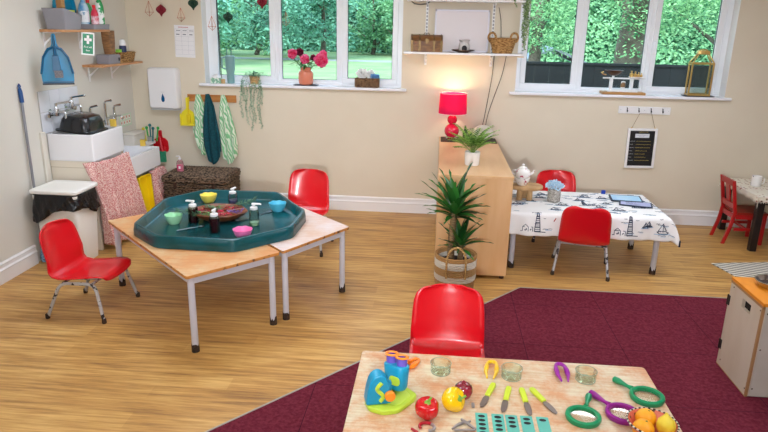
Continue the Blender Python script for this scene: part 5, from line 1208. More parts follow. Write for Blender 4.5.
for z in (.14,.43):
    b = rel(t); b.box(x0-.004,x0-.0005,y1-.022,y1+.001,z-.03,z+.03); b.tube([(x0-.004,y1+.001,z-.032),(x0-.004,y1+.001,z+.032)],.005,8); b.build('hinge', mat('dark_hinge','332c28',.5,metal=.5), t)
b = rel(t)
for y in (y0+.02,y1-.04):
    for z in (.05,ct-.05): b.ball((x0-.0005,y,z),.005,n=8,sx=.5)
for z in (.06,.3,ct-.06): b.ball((x0+.03,y0-.0005,z),.005,n=8,sy=.5)
b.build('screw_head', mat('screw_dark','6a5a48',.5,metal=.5), t)
t = thing('toy_pan', 'shallow shiny steel pan on the orange top of the play cooker', 'pan', (1.945,3.50,ct+.0006))
MB().lathe([(.001,.0),(.075,.0),(.083,.006),(.095,.032),(.100,.034),(.100,.037),(.093,.036),(.080,.009),(.001,.004)],40).build('pan_body', mat('polished_steel','c8cacd',.18,metal=1), t)
MB().tube([(.097,0,.034),(.17,-.01,.042),(.25,-.02,.046)],[.007,.006,.008],8).build('pan_handle', mat('polished_steel2','c8cacd',.25,metal=1), t)

# ================================================================ things in the green tray
FZ = TZ+.0125
def small_bowl(label, col, x, y, r=.05, h=.05, s=1):
    t = thing('plastic_bowl', label, 'bowl', (x,y,FZ), 0, 'small plastic bowls in the tray')
    b = MB(); n = 48; pr = [(.55,.0),(.58,.004),(.78,.35*h/.05*.05),(.93,.75*h),(1.0,h),(.96,h-.001),(.89,.75*h),(.74,.02),(.5,.006)]
    rings = [[(r*k*(1+(.006*cos(8*2*pi*i/n) if k>.9 else 0))*cos(2*pi*i/n), r*k*(1+(.02*cos(8*2*pi*i/n) if k>.9 else 0))*sin(2*pi*i/n), z+(.002*cos(8*2*pi*i/n) if k>=.96 else 0)) for i in range(n)] for k,z in pr]
    b.loft(rings); b.build('bowl_shell', mat(col[0], col[1], .35, coat=.2, sss=.05), t)
small_bowl('mint green small bowl at the left of the green tray', ('mint_plastic','a5dfb4'), -1.89,4.27,.065,.068)
small_bowl('yellow small bowl at the back of the green tray', ('yellow_soft','f2df62'), -1.84,4.86,.069,.068)
small_bowl('sky blue small bowl at the right of the green tray', ('sky_blue_plastic','56bfdc'), -1.225,4.70,.069,.068)
small_bowl('pink small bowl nearest the front edge of the green tray', ('pink_plastic','ee79b4'), -1.30,4.03,.068,.062)
# sectioned wooden bowl with petals
t = thing('sectioned_bowl', 'brown wooden sectioned bowl of berries, petals and herbs in the middle of the green tray', 'bowl', (-1.60,4.43,FZ)); t.scale=(1.04,1.04,1.1)
BWD = mat_wood('carved_brown_wood','5a2f1a','925530',(4,4,4),5,.4)
n = 60; pr = [(.40,.0),(.58,.006),(.86,.035),(1.0,.06),(.96,.066),(.82,.050),(.4,.03)]
b = MB(); b.loft([[(.20*k*(1+.035*cos(6*2*pi*i/n))*cos(2*pi*i/n), .17*k*(1+.035*cos(6*2*pi*i/n))*sin(2*pi*i/n), z) for i in range(n)] for k,z in pr])
for a in [2*pi*i/6+.5 for i in range(6)]: b.tube([(.06*cos(a),.05*sin(a),.05),(.12*cos(a),.10*sin(a),.056),(.185*cos(a),.158*sin(a),.060)],.007,6)
b.tube([(.06*cos(a),.05*sin(a),.05) for a in [2*pi*i/20 for i in range(20)]],.008,6,closed=True); b.build('bowl_body', BWD, t)
R = random.Random(14); BER = mat_leaf('crimson_petals','7a0d22','d02a44',.5,40,.1); HERB = mat_leaf('green_herbs','1f4d24','5f9c48',.6,20,.2); PUR = mat_leaf('purple_petals','4a2a6a','9a7ac4',.6,20,.2)
fb, hb, pb = MB(), MB(), MB()
for sct in range(6):
    a0 = 2*pi*(sct+.5)/6+.5
    for i in range(46):
        a = a0+R.uniform(-.42,.42); r = R.uniform(.42,.9); p = (.19*r*cos(a),.16*r*sin(a),.045+R.uniform(0,.018)); d = (R.uniform(-1,1),R.uniform(-1,1),R.uniform(-.1,.5))
        tgt = (fb,hb,fb,hb,fb,pb)[sct]; leafquad(tgt,p,d,(0,0,1),R.uniform(.018,.03),R.uniform(.010,.016))
for i in range(30): a=R.uniform(0,6.28); fb.ball((.045*R.random()*cos(a),.035*sin(a)*R.random(),.05+R.random()*.008),.007,n=6)
fb.build('crimson_petals', BER, t, norm=False, smooth=False); hb.build('green_herbs', HERB, t, norm=False, smooth=False); pb.build('purple_petals', PUR, t, norm=False, smooth=False); tag
for ch_ in [x for x in C.objects if x.parent == t and x.name.split('.')[0] in ('crimson_petals','green_herbs','purple_petals')]: ch_['kind'] = 'stuff'
def sprig(label, x, y, z, az, l, m, n=34, el=.12):
    t = thing('herb_sprig', label, 'herb sprig', (x,y,z), az, 'herb sprigs in the tray')
    b = MB(); R = random.Random(int(x*100)); pts = [(i*l/10,.012*sin(i*.7),l*el*i/10) for i in range(11)]; b.tube(pts,.002,5)
    for i in range(n*3):
        u = R.uniform(.1,1); k = min(9,int(u*10)); p = Vector(pts[k]).lerp(Vector(pts[k+1]),u*10-k) if k<10 else Vector(pts[10]); a = R.uniform(0,6.28)
        leafquad(b,tuple(p),(.6,cos(a),sin(a)*.8),(0,0,1),.036,.007)
    b.build('leafy_sprig', m, t, norm=False, smooth=False); return t
PINEL = mat_leaf('rosemary_leaf','1c4430','4f7a55',.6,20,.1)
sprig('dark green rosemary sprig poking left from the wooden bowl', -1.68,4.31,FZ+.070,radians(186),.20,PINEL)
sprig('dark green rosemary sprig lying over the back left of the wooden bowl', -1.58,4.42,FZ+.080,radians(170),.14,PINEL,24,.0)
sprig('green herb sprig leaning over the back right of the wooden bowl', -1.53,4.50,FZ+.080,radians(40),.20,PINEL,24,.15)
def foam_bottle(label, x, y, h, liquid, rz=0, clear=True, lvl=.7):
    t = thing('pump_bottle', label, 'bottle', (x,y,FZ), rz, 'foam pump bottles in the tray')
    MB().lathe([(.001,0),(.033,0),(.036,.005),(.036,h*.62),(.030,h*.70),(.022,h*.73),(.001,h*.73)],24).build('bottle_body', mat_glass('clear_bottle','e4efe9',.9) if clear else liquid, t)
    if clear: MB().lathe([(.001,.003),(.033,.003),(.0335,h*.62*lvl),(.001,h*.62*lvl)],24).build('liquid', liquid, t)
    b = MB(); b.lathe([(.026,h*.71),(.028,h*.73),(.027,h*.82),(.016,h*.85),(.009,h*.86),(.009,h*.93)],20); b.loft([rrect(.028,.028,.01,h*.92),rrect(.028,.028,.01,h*.985)]); b.tube([(0,0,h*.955),(.045,0,h*.96),(.055,0,h*.935)],[.009,.007,.005],8); b.build('pump_head', WHITE, t)
MAR = mat('dark_maroon_liquid','3b0c14',.15,coat=.3)
foam_bottle('foam pump bottle of dark red liquid behind the mint bowl, nozzle pointing left', -1.765,4.33,.165,MAR,radians(170),True,1)
foam_bottle('foam pump bottle of dark red liquid at the front of the wooden bowl', -1.53,4.12,.165,MAR,radians(95),True,1)
foam_bottle('foam pump bottle of dark liquid at the back of the tray beside the yellow bowl', -1.61,4.78,.15,mat('purple_liquid','6d5a8c',.2),radians(80),True,.6)
foam_bottle('clear foam pump bottle to the right of the wooden bowl, nozzle pointing right', -1.30,4.31,.17,mat('pale_green_liquid','c3ddb8',.2),radians(5),True,.25)
SPM = mat('spoon_steel','7d8184',.3,metal=1)
def spoon(label, x, y, rz, l=.17):
    t = thing('metal_spoon', label, 'spoon', (x,y,FZ+.0035), radians(rz), 'metal spoons in the tray')
    MB().tube([(0,0,0),(l*.5,0,.004),(l*.75,0,.004)],[.0035,.0025,.002],8).build('handle', SPM, t)
    b = MB(); b.lathe([(.001,-.002),(.4,-.001),(.8,.002),(1,.005),(.9,.0055),(.5,.002),(.001,.0005)],20,(0,0,0)); b.v = [(l*.75+.024+p[0]*.026, p[1]*.017, p[2]) for p in b.v]; b.build('spoon_bowl', SPM, t)
spoon('metal spoon lying at the front left between the mint bowl and the wooden bowl', -1.80,4.10,38,.20)
spoon('metal spoon lying right of the wooden bowl pointing towards the sky blue bowl', -1.38,4.44,215,.14)
spoon('metal spoon lying behind the clear pump bottle', -1.33,4.56,60,.10)

# ================================================================ foreground table things
FT = .5205
# toy microscope
TB = mat('toy_blue','1591b8',.35); LIME = mat('toy_lime','b4cf3c',.4); ORN = mat('toy_orange','f08a24',.35); PURP = mat('toy_purple','6a56b4',.4)
t = thing('toy_microscope', 'chunky blue toy microscope with lime base, orange knob and purple eyepieces', 'toy microscope', (-.145,2.19,FT))
bp = [(-.095,-.02),(-.075,-.075),(-.02,-.10),(.04,-.085),(.105,.0),(.115,.03),(.06,.095),(.02,.125),(-.04,.06),(-.08,.02)]
b = MB(); b.loft([rpoly(bp,.014,0),rpoly(bp,.014,.016),rpoly([(x*.96,y*.96) for x,y in bp],.013,.02)]); b.build('lime_base', LIME, t, bevel=.002)
b = MB(); pl_ = [(-.01,-.05),(.04,-.06),(.09,.01),(.06,.06),(.02,.085),(-.01,.03)]; b.loft([rpoly(pl_,.015,.0201),rpoly(pl_,.015,.0225)]); b.build('stage_plate', mat('toy_lime2','c3dc52',.35), t, bevel=.001)
t.rotation_euler=(0,0,radians(4))
arm = [(-.05,.02),(.052,.02),(.050,.06),(.043,.105),(.030,.132),(.008,.148),(-.016,.142),(-.032,.12),(-.042,.08)]
def slab(poly, y0, y1, r=.012):
    pp = rpoly(poly, r, 0); return [[(x,y0,z) for x,z,_ in pp],[(x,y1,z) for x,z,_ in pp]]
az_ = Matrix.Translation((-.045,-.028,0)) @ Matrix.Rotation(radians(12),4,'Z')
b = MB(); b.M = az_; b.loft(slab(arm,-.032,.028)); b.build('blue_arm', TB, t, bevel=.006, seg=3)
b = MB(); b.M = az_
wv = [(.006+.012*sin(z_*85),.036+z_) for z_ in [i*.008 for i in range(11)]]
b.tube([(x,-.0325,z) for x,z in wv],.0085,8); b.v = [(p[0],p[1],p[2]) for p in b.v]; b.build('lime_wave', LIME, t)
b = MB(); b.M = az_ @ Matrix.Translation((.043,-.034,.062)) @ Matrix.Rotation(pi/2,4,'X'); b.lathe([(.001,-.002),(.018,-.002),(.021,.003),(.021,.016),(.018,.02),(.001,.02)],20); b.build('orange_knob', ORN, t)
hd = Matrix.Translation((.030,.040,.040)) @ Matrix.Rotation(radians(-10),4,'X') @ Matrix.Rotation(radians(-44),4,'Z') @ Matrix.Scale(.88,4,(0,0,1)) @ Matrix.Scale(1.08,4,(1,0,0))
b = MB(); b.M = hd; b.loft([rrect(.075,.05,.022,-.005),rrect(.090,.060,.026,.012),rrect(.098,.066,.028,.07),rrect(.102,.068,.028,.105),rrect(.096,.062,.026,.112)]); b.build('blue_head', TB, t, bevel=.003)
b = MB(); b.M = hd @ Matrix.Translation((.018,-.0325,.045)) @ Matrix.Rotation(pi/2,4,'X'); b.loft([rrect(.052,.042,.018,-.003),rrect(.052,.042,.018,.002)]); b.build('lime_panel', LIME, t, bevel=.001)
b = MB(); b.M = az_; b.box(.02,.055,-.01,.01,.06,.10); b.build('arm_joint', TB, t)
for x in (-.026,.026):
    e = MB(); e.M = hd; e.lathe([(.020,.110),(.021,.15),(.017,.15),(.016,.125),(.001,.125)],24,(x,0,0)); ep = e.build('purple_eyepiece', PURP, t)
    e = MB(); e.M = hd; e.tube([(x+.0215*cos(2*pi*i/28),.0215*sin(2*pi*i/28),.150) for i in range(28)],.0055,8,closed=True); e.build('orange_rim', ORN, ep)
    e = MB(); e.M = hd; e.lathe([(.001,.1255),(.0155,.1255),(.0155,.130),(.001,.130)],20,(x,0,0)); e.build('dark_lens', mat('dark_purple_lens','3b2b5e',.1), ep)

def tweezers(label, m, cx, cy, rz, s=1):
    t = thing('toy_tweezers', label, 'tweezers', (cx,cy,FT), radians(rz), None); t.scale = (.78,1.04,1)
    b = MB()
    for sg in (-1,1):
        pts = [(0,.052,.014)]+[(sg*.026*sin(a),.028+.026*cos(a),.014) for a in [radians(x) for x in (20,50,80,100)]]+[(sg*.029,.0,.014),(sg*.029,-.03,.014),(sg*.017,-.078,.010)]
        b.tube([(x*s,y*s,z) for x,y,z in pts],[.008,.0085,.0085,.009,.0105,.013,.011,.0045],8)
    b.build('tweezer_arms', m, t); 
    for sg in (-1,1):
        b = MB()
        for k in range(4): b.tube([(s*sg*.028+.0125*cos(a)*.9,s*(.0-k*.008)+.0,.014+.0125*sin(a)) for a in [2*pi*i/10 for i in range(10)]],.0014,4,closed=True)
        b.build('grip_rib', m, t)
tweezers('yellow toy tweezers lying in front of the red chair between two glass jars', mat('tweezer_yellow','eec21f',.35), .283,2.475,-8)
tweezers('purple toy tweezers lying between the middle and right glass jars', mat('tweezer_purple','9a1f9c',.35), .585,2.49,0)
tweezers('orange toy tweezers lying behind the toy microscope', mat('tweezer_orange','ef7f1e',.35), -.062,2.475,-32,.72)
def jar(label, x, y):
    t = thing('glass_jar', label, 'jar', (x,y,FT), 0, 'small round glass jars on the foreground table')
    MB().lathe([(.001,0),(.038,0),(.043,.005),(.044,.04),(.0455,.043),(.0455,.047),(.043,.048),(.0405,.044),(.040,.010),(.036,.007),(.001,.007)],40).build('jar_glass', JAR, t)
    b = MB(); 
    for z,r in ((.046,.0445),(.003,.040)): b.tube([(r*cos(2*pi*i/40),r*sin(2*pi*i/40),z) for i in range(40)],.0013,5,closed=True)
    b.build('thick_rim', mat('glass_rim_green','b9cfbf',.1,alpha=.6,coat=.5), t)
jar('left small empty glass jar by the yellow pepper', .062,2.437); jar('middle small empty glass jar right of the yellow tweezers', .364,2.43); jar('right small empty glass jar beyond the purple magnifier handle', .678,2.445)

# vegetables
def pepper(name, label, m, x, y, r, rz, tilt, stem_dir):
    t = thing(name, label, 'pepper', (x,y,FT+r*.80), 0); n = 48; b = MB(); rings = []
    for k in range(17):
        ph = pi*k/16; z = -cos(ph)*r*.82
        if k > 12: z -= (k-12)*r*.035*1.5
        row = []
        for i in range(n):
            a = 2*pi*i/n; lob = 1-.11*abs(cos(a*2))**.5*(0 if False else 1)*0+ (-.10*(abs(cos(a*1.5+.3)))**6 - .06*(abs(sin(a*1.5+.3)))**8*0)
            rr_ = r*sin(ph)**.75*lob*(1.0 if k<9 else 1.02); row.append((max(rr_,1e-4)*cos(a), max(rr_,1e-4)*sin(a), z*(1+.05*cos(3*a))))
        rings.append(row)
    Mx = Matrix.Rotation(radians(rz),4,'Z') @ Matrix.Rotation(radians(tilt),4,'X'); b.M = Mx; b.loft(rings); b.build('pepper_flesh', m, t)
    b = MB(); b.M = Mx; b.lathe([(.001,r*.55),(r*.30,r*.60),(r*.26,r*.66),(r*.12,r*.70),(.001,r*.70)],12); b.tube([(0,0,r*.64),(r*.08,0,r*.85),(r*.28,r*.06,r*1.08)],[r*.11,r*.085,r*.10],8); b.build('green_stem', mat('pepper_stem','7ba53a',.5), t)
pepper('red_pepper','glossy red bell pepper with a green stem beside the toy microscope', mat('red_pepper_skin','c50f16',.14,coat=.6), .010,2.102,.0475,10,12,0)
pepper('yellow_pepper','glossy yellow bell pepper, stem end turned to the right', mat('yellow_pepper_skin','f6c40c',.16,coat=.6), .110,2.168,.050,60,62,0)
t = thing('red_onion','dark red round onion half hidden behind the yellow pepper','onion',(.152,2.243,FT+.036))
b = MB(); b.lathe([(.001,-.037),(.016,-.035),(.030,-.022),(.038,0),(.034,.02),(.02,.033),(.008,.037),(.005,.044),(.001,.045)],28); b.build('onion_skin', mat('dark_red_skin','5e0c1c',.2,col2='9c2436',scale=10,coat=.4), t); MB().tube([(.012,-.012,.030),(.018,-.02,.040)],.002,5).build('dry_tip', mat('dry_tip','9a7a5a',.8), t)

# knives
KG = mat('lime_handle','c8da35',.35); KB = mat('grey_blade','8a7d77',.3,metal=.5)
def knife(label, x, y, rz, x2=0):
    t = thing('toy_knife', label, 'knife', (x,y,FT), radians(rz), 'lime handled knives on the foreground table')
    hp = [(-.0105,.0),(.0105,.0),(.012,.04),(.013,.085),(.008,.10),(-.008,.10),(-.012,.085),(-.0115,.04)]
    b = MB(); b.loft([rpoly(hp,.004,.001),rpoly(hp,.004,.013)]); b.build('lime_handle', KG, t, bevel=.003)
    bl = [(-.008,.0),(.008,.0),(.013,-.018),(.013,-.055),(.008,-.082),(-.002,-.088),(-.010,-.07),(-.012,-.02)]
    b = MB(); b.loft([rpoly(bl,.003,.004),rpoly(bl,.003,.0065)]); b.build('blade', KB, t)
knife('leftmost of the four lime handled knives, blade pointing down left', .250,2.265,-20)
knife('second lime handled knife from the left, leaning slightly right', .322,2.243,-13)
knife('third lime handled knife from the left, nearly upright', .401,2.236,4)
knife('rightmost of the four lime handled knives, blade pointing down right', .475,2.250,24)

# counting cards
CT = mat('turquoise_card','5fb6a6',.5)
for i,(x,n_) in enumerate(((.219,5),(.281,4),(.333,3),(.390,2),(.451,1))):
    t = thing('counting_card', 'turquoise card with a column of %s black dot%s, %s' % (('five','four','three','two','one')[i], '' if n_==1 else 's', ('leftmost in the row','second in the row','middle of the row','fourth in the row','rightmost in the row')[i]), 'card', (x,2.065,FT), 0, 'turquoise counting cards')
    MB().loft([rrect(.046,.168,.003,0),rrect(.046,.168,.003,.0016)]).build('card_sheet', CT, t)
    b = MB()
    for k in range(n_): b.lathe([(.001,.0017),(.0135,.0017),(.0135,.0022),(.001,.0022)],20,(0,.063-k*.026,0),sy=.62)
    b.build('black_dots', BLACK, t)

# scissors shapes at the bottom edge
MS = mat('dull_steel','a8a2a2',.35,metal=.6)
t = thing('toy_magnet', 'curved horseshoe magnet, red on one side and grey on the other, at the front edge', 'magnet', (.012,2.030,FT), radians(-20))
arc = lambda a0,a1,n=14: [(.028*cos(radians(a0+(a1-a0)*i/n)),.024*sin(radians(a0+(a1-a0)*i/n)),.006) for i in range(n+1)]
MB().tube(arc(75,230),[.0055+.0005]*15,8).build('red_half', mat('magnet_red','a81a26',.35), t); MB().tube(arc(-60,72),.006,8).build('grey_half', MS, t)
t = thing('metal_pliers', 'small dull grey metal shape like crossed tongs at the front edge left of the cards', 'metal tongs', (.145,2.05,FT), radians(8))
b = MB(); b.tube([(-.042,-.015,.005),(-.02,.006,.006),(.012,.026,.006)],[.004,.006,.006],8); b.tube([(.045,-.022,.005),(.02,.006,.012),(.0,.034,.012)],[.005,.006,.005],8); b.tube([(-.035,-.022,.005),(.04,-.024,.005)],.004,8); b.tube([(.012,.018,.006),(.034,.030,.006)],.004,6); b.build('tong_arms', MS, t)
t = thing('red_scissors', 'small red handled scissors tip showing at the bottom edge of the picture', 'scissors', (-.045,1.985,FT), 0)
b = MB(); b.tube([(0.0,.03,.004),(.02,.012,.004),(.035,-.02,.004)],[.005,.006,.004],8); b.build('red_grip', mat('scissor_red','b02634',.4), t); MB().tube([(.035,-.02,.004),(.05,-.05,.004)],.003,6).build('blade', MS, t)
o = MB().loft([rrect(.012,.03,.005,0),rrect(.012,.03,.005,.006)]).build('grey_pebble', MS); place(o,(.190,2.195,FT)); tag(o,'tiny grey metal piece between the yellow pepper and the leftmost knife','metal piece')

# magnifiers
def magnifier(label, col, x, y, az, hl=.10, r=.058):
    t = thing('magnifying_glass', label, 'magnifying glass', (x,y,FT), radians(az), 'large plastic magnifying glasses')
    G = mat(col[0], col[1], .3, coat=.2)
    b = MB(); prof = [(r-.007,.003),(r+.008,.0),(r+.012,.010),(r+.010,.019),(r+.001,.023),(r-.006,.019)]; n = 48
    b.loft([[(k*cos(2*pi*i/n),k*sin(2*pi*i/n),z) for i in range(n)] for k,z in prof+[prof[0]]],False,False); b.build('lens_ring', G, t)
    MB().lathe([(.001,.0095),(r*.6,.0095),(r-.0062,.0105),(r-.0062,.013),(r*.6,.0145),(.001,.015)],40).build('lens', LENS, t)
    b = MB(); b.tube([(0,r+.010,.013),(0,r+.03,.013),(0,r+.05,.014),(0,r+hl*.8,.015),(0,r+hl,.015),(0,r+hl+.006,.015)],[.011,.007,.009,.014,.013,.006],12); b.build('handle', G, t)
LENS = mat_glass('lens_glass','fbfbf8',.22,.05)
magnifier('green magnifying glass nearest the turquoise cards, handle pointing up', ('green_toy','0e8f5c'), .608,2.158,-20,.095,.056)
magnifier('purple magnifying glass partly under the fruit bowl', ('purple_toy','8f1a86'), .766,2.195,36,.105,.055)
magnifier('green magnifying glass at the right table edge above the fruit bowl', ('green_toy2','0e8f5c'), .898,2.330,42,.095,.057)
# fruit bowl
t = thing('fruit_bowl', 'painted red patterned bowl with a dark striped rim holding citrus fruit', 'bowl', (.838,2.085,FT)); t.scale = (.88,.88,.92)
PB_ = mat('painted_red_pattern','b8402f',.45,col2='d8735a',scale=16,ramp=(.4,.5)); nt = PB_.node_tree; N_ = nt.nodes
v = N_.new('ShaderNodeTexVoronoi'); v.inputs['Scale'].default_value = 34; tc_ = N_.new('ShaderNodeTexCoord'); nt.links.new(tc_.outputs['Object'],v.inputs['Vector']); lt = N_.new('ShaderNodeMath'); lt.operation='LESS_THAN'; lt.inputs[1].default_value=.24; nt.links.new(v.outputs['Distance'],lt.inputs[0])
mx = N_.new('ShaderNodeMix'); mx.data_type='RGBA'; nt.links.new(lt.outputs[0],mx.inputs[0]); src=N_['Principled BSDF'].inputs['Base Color'].links[0].from_socket; nt.links.new(src,mx.inputs[6]); mx.inputs[7].default_value=lin('3f3a26'); nt.links.new(mx.outputs[2],N_['Principled BSDF'].inputs['Base Color'])
b = MB(); b.lathe([(.001,0),(.05,0),(.055,.004),(.085,.028),(.101,.056),(.1025,.060),(.098,.060),(.080,.032),(.045,.010),(.001,.008)],48); b.build('bowl_body', PB_, t)
b = MB()
for i in range(60): b.tube([(.1008*cos(a),.1008*sin(a),.060) for a in [2*pi*(i+k/2*.92)/60 for k in range(3)]],.0038,6,m=i%2)
b.build('striped_rim', [mat('rim_cream','d8d2c0',.4), mat('rim_dark','28251f',.4)], t)
OR = mat('orange_peel','f9ae1c',.4,bump=.2,bscale=260,col2='f5a012',scale=6); LM = mat('lemon_peel','f2d63c',.4,bump=.25,bscale=220)
for x,y,z,r,lb in ((.800,2.062,.029,.039,'orange at the front left of the painted bowl'),(.828,2.127,.033,.038,'orange at the back of the painted bowl')):
    t = thing('orange', lb, 'orange', (x,y,FT+z+.008)); MB().ball((0,0,0),r,sz=.94,n=32).build('peel', OR, t); MB().lathe([(.001,0),(.004,0),(.003,.0015),(.001,.002)],8,(.006,-.004,r*.93)).build('stem_end', mat('stem_green','7a7a30',.7), t)
t = thing('lemon', 'yellow lemon standing at the right of the painted bowl', 'lemon', (.885,2.078,FT+.046)); t.scale=(.92,.92,.92); b = MB(); b.M = Matrix.Rotation(radians(-15),4,'X'); b.lathe([(.001,-.050),(.010,-.044),(.026,-.032),(.036,-.010),(.037,.006),(.030,.026),(.014,.040),(.007,.048),(.005,.053),(.001,.054)],28); b.build('peel', LM, t)
# ================================================================ outside
GY = 0
def ground(name, x0,x1,y0,y1,z,m): return struct(MB().box(x0,x1,y0,y1,z-.05,z).build(name, m, smooth=False))
GR = mat('lawn_grass','74905a',.95,col2='8f9c6c',scale=.6,ramp=(.35,.65)); GRV = mat('pale_gravel','b8b3a6',.95,col2='c9c5ba',scale=3)
ground('lawn', -60,60,OW+.4,110,-.25,GR)
ground('road', -60,-1.5,41,43,-.235,mat('grey_tarmac','94948c',.9))
ground('forecourt', .6,30,11.5,40,-.24,GRV)
TL1 = ('2a6a44','8fd08a'); 
def tree(name, label, x, y, h, r, n, leaf, seed, mats, trunk=.2, low=.8, group='trees outside the windows', sq=.8, branches=5):
    R = random.Random(seed); t = thing(name, label, 'tree', (x,y,-.25), 0, group)
    b = MB(); top = h*.75; b.tube([(0,0,0),(.05*r,0,low*1.2),(.02*r,.03*r,top*.6),(0,0,top)],[trunk*1.2,trunk,trunk*.7,trunk*.2],10)
    for i in range(branches):
        a = i*2.4+R.random(); z = low*1.0+ (top-low)*.12*i; q = r*.75
        b.tube([(0,0,z),(q*.35*cos(a),q*.35*sin(a),z+q*.25),(q*cos(a),q*sin(a),z+q*.75)],[trunk*.55,trunk*.35,trunk*.08],7)
    b.build('trunk', mats[1], t)
    b = MB(); bl = []
    for i in range(26):
        a = R.uniform(0,6.283); u = R.uniform(0,1); z = low+(h-low)*u; rr_ = r*(sin(pi*min(1,u*.85+.12))**.6)*R.uniform(.3,.95); bl.append((rr_*cos(a),rr_*sin(a),z,r*R.uniform(.22,.42)))
    for i in range(n):
        c = R.choice(bl); u = R.uniform(-1,1); a = R.uniform(0,6.283); s = math.sqrt(1-u*u); k = c[3]*R.uniform(.75,1.05)
        p = Vector((c[0]+k*s*cos(a), c[1]+k*s*sin(a), max(.1,c[2]+k*u*sq)))
        leafquad(b, p, (R.uniform(-1,1),R.uniform(-1,1),R.uniform(-.8,.3)), (R.uniform(-.4,.4),R.uniform(-.9,-.1),1), leaf*R.uniform(.7,1.4), leaf*R.uniform(.5,.8))
    b.build('foliage', mats[0], t, smooth=False, norm=False); return t
LF = [mat_leaf('tree_leaf_blue_green','2c6a50','93cfae',.7,.5,.35), mat_leaf('tree_leaf_mid','33744a','9ccf98',.7,.5,.35), mat_leaf('tree_leaf_bright','347a4c','a3d190',.7,.6,.4)]
BK = mat('tree_bark','4e463c',.95,col2='6f665a',scale=6)
specs = [(-15.3,37,7.0,3.0,LF[0],'leftmost tree seen beyond the lawn'),(-10.6,41,7.5,2.6,LF[0],'tree behind the left casement of the left window'),(-12.6,34,6,1.6,LF[0],'slim tree nearer the left casement'),
 (-8.2,45,7.5,2.6,LF[0],'tree behind the coral vase beyond the lawn'),(-13.5,47,8.5,4,LF[1],'broad tree at the back left of the garden'),(-17.5,46,9,4,LF[1],'broad tree furthest left at the back'),(-5.4,52,6.0,2.8,LF[1],'round tree behind the right casement of the left window'),(-2.6,50,4.6,2.4,LF[1],'lower round tree nearest the window frame on the right')]
for i,(x,y,h,r,m,lb) in enumerate(specs): tree('garden_tree', lb, x,y,h,r,5200,.26,40+i,(m,BK),.16,1.2 if y<46 else .4)
def hedge(label, x0, x1, y, d, h, n, leaf, seed, m, kind=None):
    R = random.Random(seed); t = thing('garden_hedge', label, 'hedge', ((x0+x1)/2,y,-.25)); L2 = (x1-x0)/2
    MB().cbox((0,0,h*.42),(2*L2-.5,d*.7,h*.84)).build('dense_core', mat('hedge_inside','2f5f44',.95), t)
    b = MB()
    for i in range(n):
        x = R.uniform(-L2,L2); z = h*R.random(); top = h*(.86+.14*sin(x*1.3+seed)*sin(x*.5)); z = min(z*1.1, top)
        p = Vector((x, -d/2*(1-.5*(z/h)**3)+R.uniform(-.15,.25), z)); 
        leafquad(b, p, (R.uniform(-1,1),R.uniform(-.6,.3),R.uniform(-.8,.4)), (0,-.8,.6), leaf*R.uniform(.7,1.3), leaf*R.uniform(.5,.8))
    b.build('foliage', m, t, smooth=False, norm=False); return t
hedge('long leafy hedge closing the back of the lawn', -34,3, 57,3,5.2,22000,.34,3,LF[0])
# right window: fence, shed, tree
FN = mat('black_stained_boards','0d1013',.8,col2='15191c',scale=6)
t = thing('garden_fence', 'black boarded fence standing outside the right window', 'fence', (4.2,9.0,-.20))
for i in range(36):
    x = -3.5+i*.2; MB().box(x,x+.196,-.01,.01,0,1.70).build('fence_board', FN, t) if i%1==0 else None
b = MB(); b.box(-3.5,3.7,-.03,.03,1.70,1.73); b.box(-3.5,3.7,.012,.05,.4,.48); b.box(-3.5,3.7,.012,.05,1.3,1.38); b.build('fence_rail', mat('fence_rail','15191c',.8), t)
t = thing('garden_shed', 'low pale outbuilding with a grey pitched roof beyond the black fence', 'shed', (3.05,19.5,-.40)); t.scale = (.95,.9,.95)
MB().box(-1.0,1.15,-1.5,1.5,0,1.45).build('shed_wall', mat('white_render','d9dad6',.9), t)
b = MB(); b.loft([[(-1.15,-1.65,1.40),(0.05,-1.65,1.92),(1.3,-1.65,1.40),(1.3,-1.65,1.47),(.05,-1.65,1.99),(-1.15,-1.65,1.47)],[(-1.15,1.65,1.40),(.05,1.65,1.92),(1.3,1.65,1.40),(1.3,1.65,1.47),(.05,1.65,1.99),(-1.15,1.65,1.47)]]); b.build('shed_roof', mat('grey_felt_roof','a3a6b0',.9), t)
t = thing('parked_car', 'silver car roof partly visible over the black fence by the tree trunk', 'car', (4.75,15.2,-.24))
b = MB(); cs = [(-1.9,.25),(1.9,.25),(2.0,.6),(1.9,.85),(1.2,.95),(.7,1.38),(-.7,1.42),(-1.3,1.0),(-1.95,.9),(-2.0,.6)]; pc = rpoly(cs,.12,0); b.loft([[(x,-.8,z) for x,z,_ in pc],[(x,.8,z) for x,z,_ in pc]]); b.build('car_body', mat('silver_paint','a9b2ba',.2,metal=.5), t, bevel=.08)
b = MB(); b.prism([(0,0)],0,0) if False else None
pw = rpoly([(-1.1,1.0),(1.0,1.0),(.6,1.32),(-.7,1.36)],.08,0); MB().loft([[(x,-.81,z) for x,z,_ in pw],[(x,.81,z) for x,z,_ in pw]]).build('car_windows', mat('dark_glass','20282e',.1), t)
for x in (-1.2,1.2):
    for y in (-.8,.8):
        b = MB(); b.lathe([(.30,-.1),(.32,-.06),(.32,.06),(.30,.1)],20); b.v=[(x+p[0],y+p[2],.32+p[1]) for p in b.v]; b.build('wheel', RUBBER, t)
tree('garden_tree', 'large bright leafed tree with a forked trunk behind the black fence', 3.36,12.3,6.4,3.2,42000,.060,77,(LF[2],BK),.24,2.35,branches=9)
tree('garden_tree', 'leafy tree filling the left pane of the right window', 2.3,16.5,6.2,1.9,26000,.065,78,(LF[2],BK),.14,2.1,branches=5)
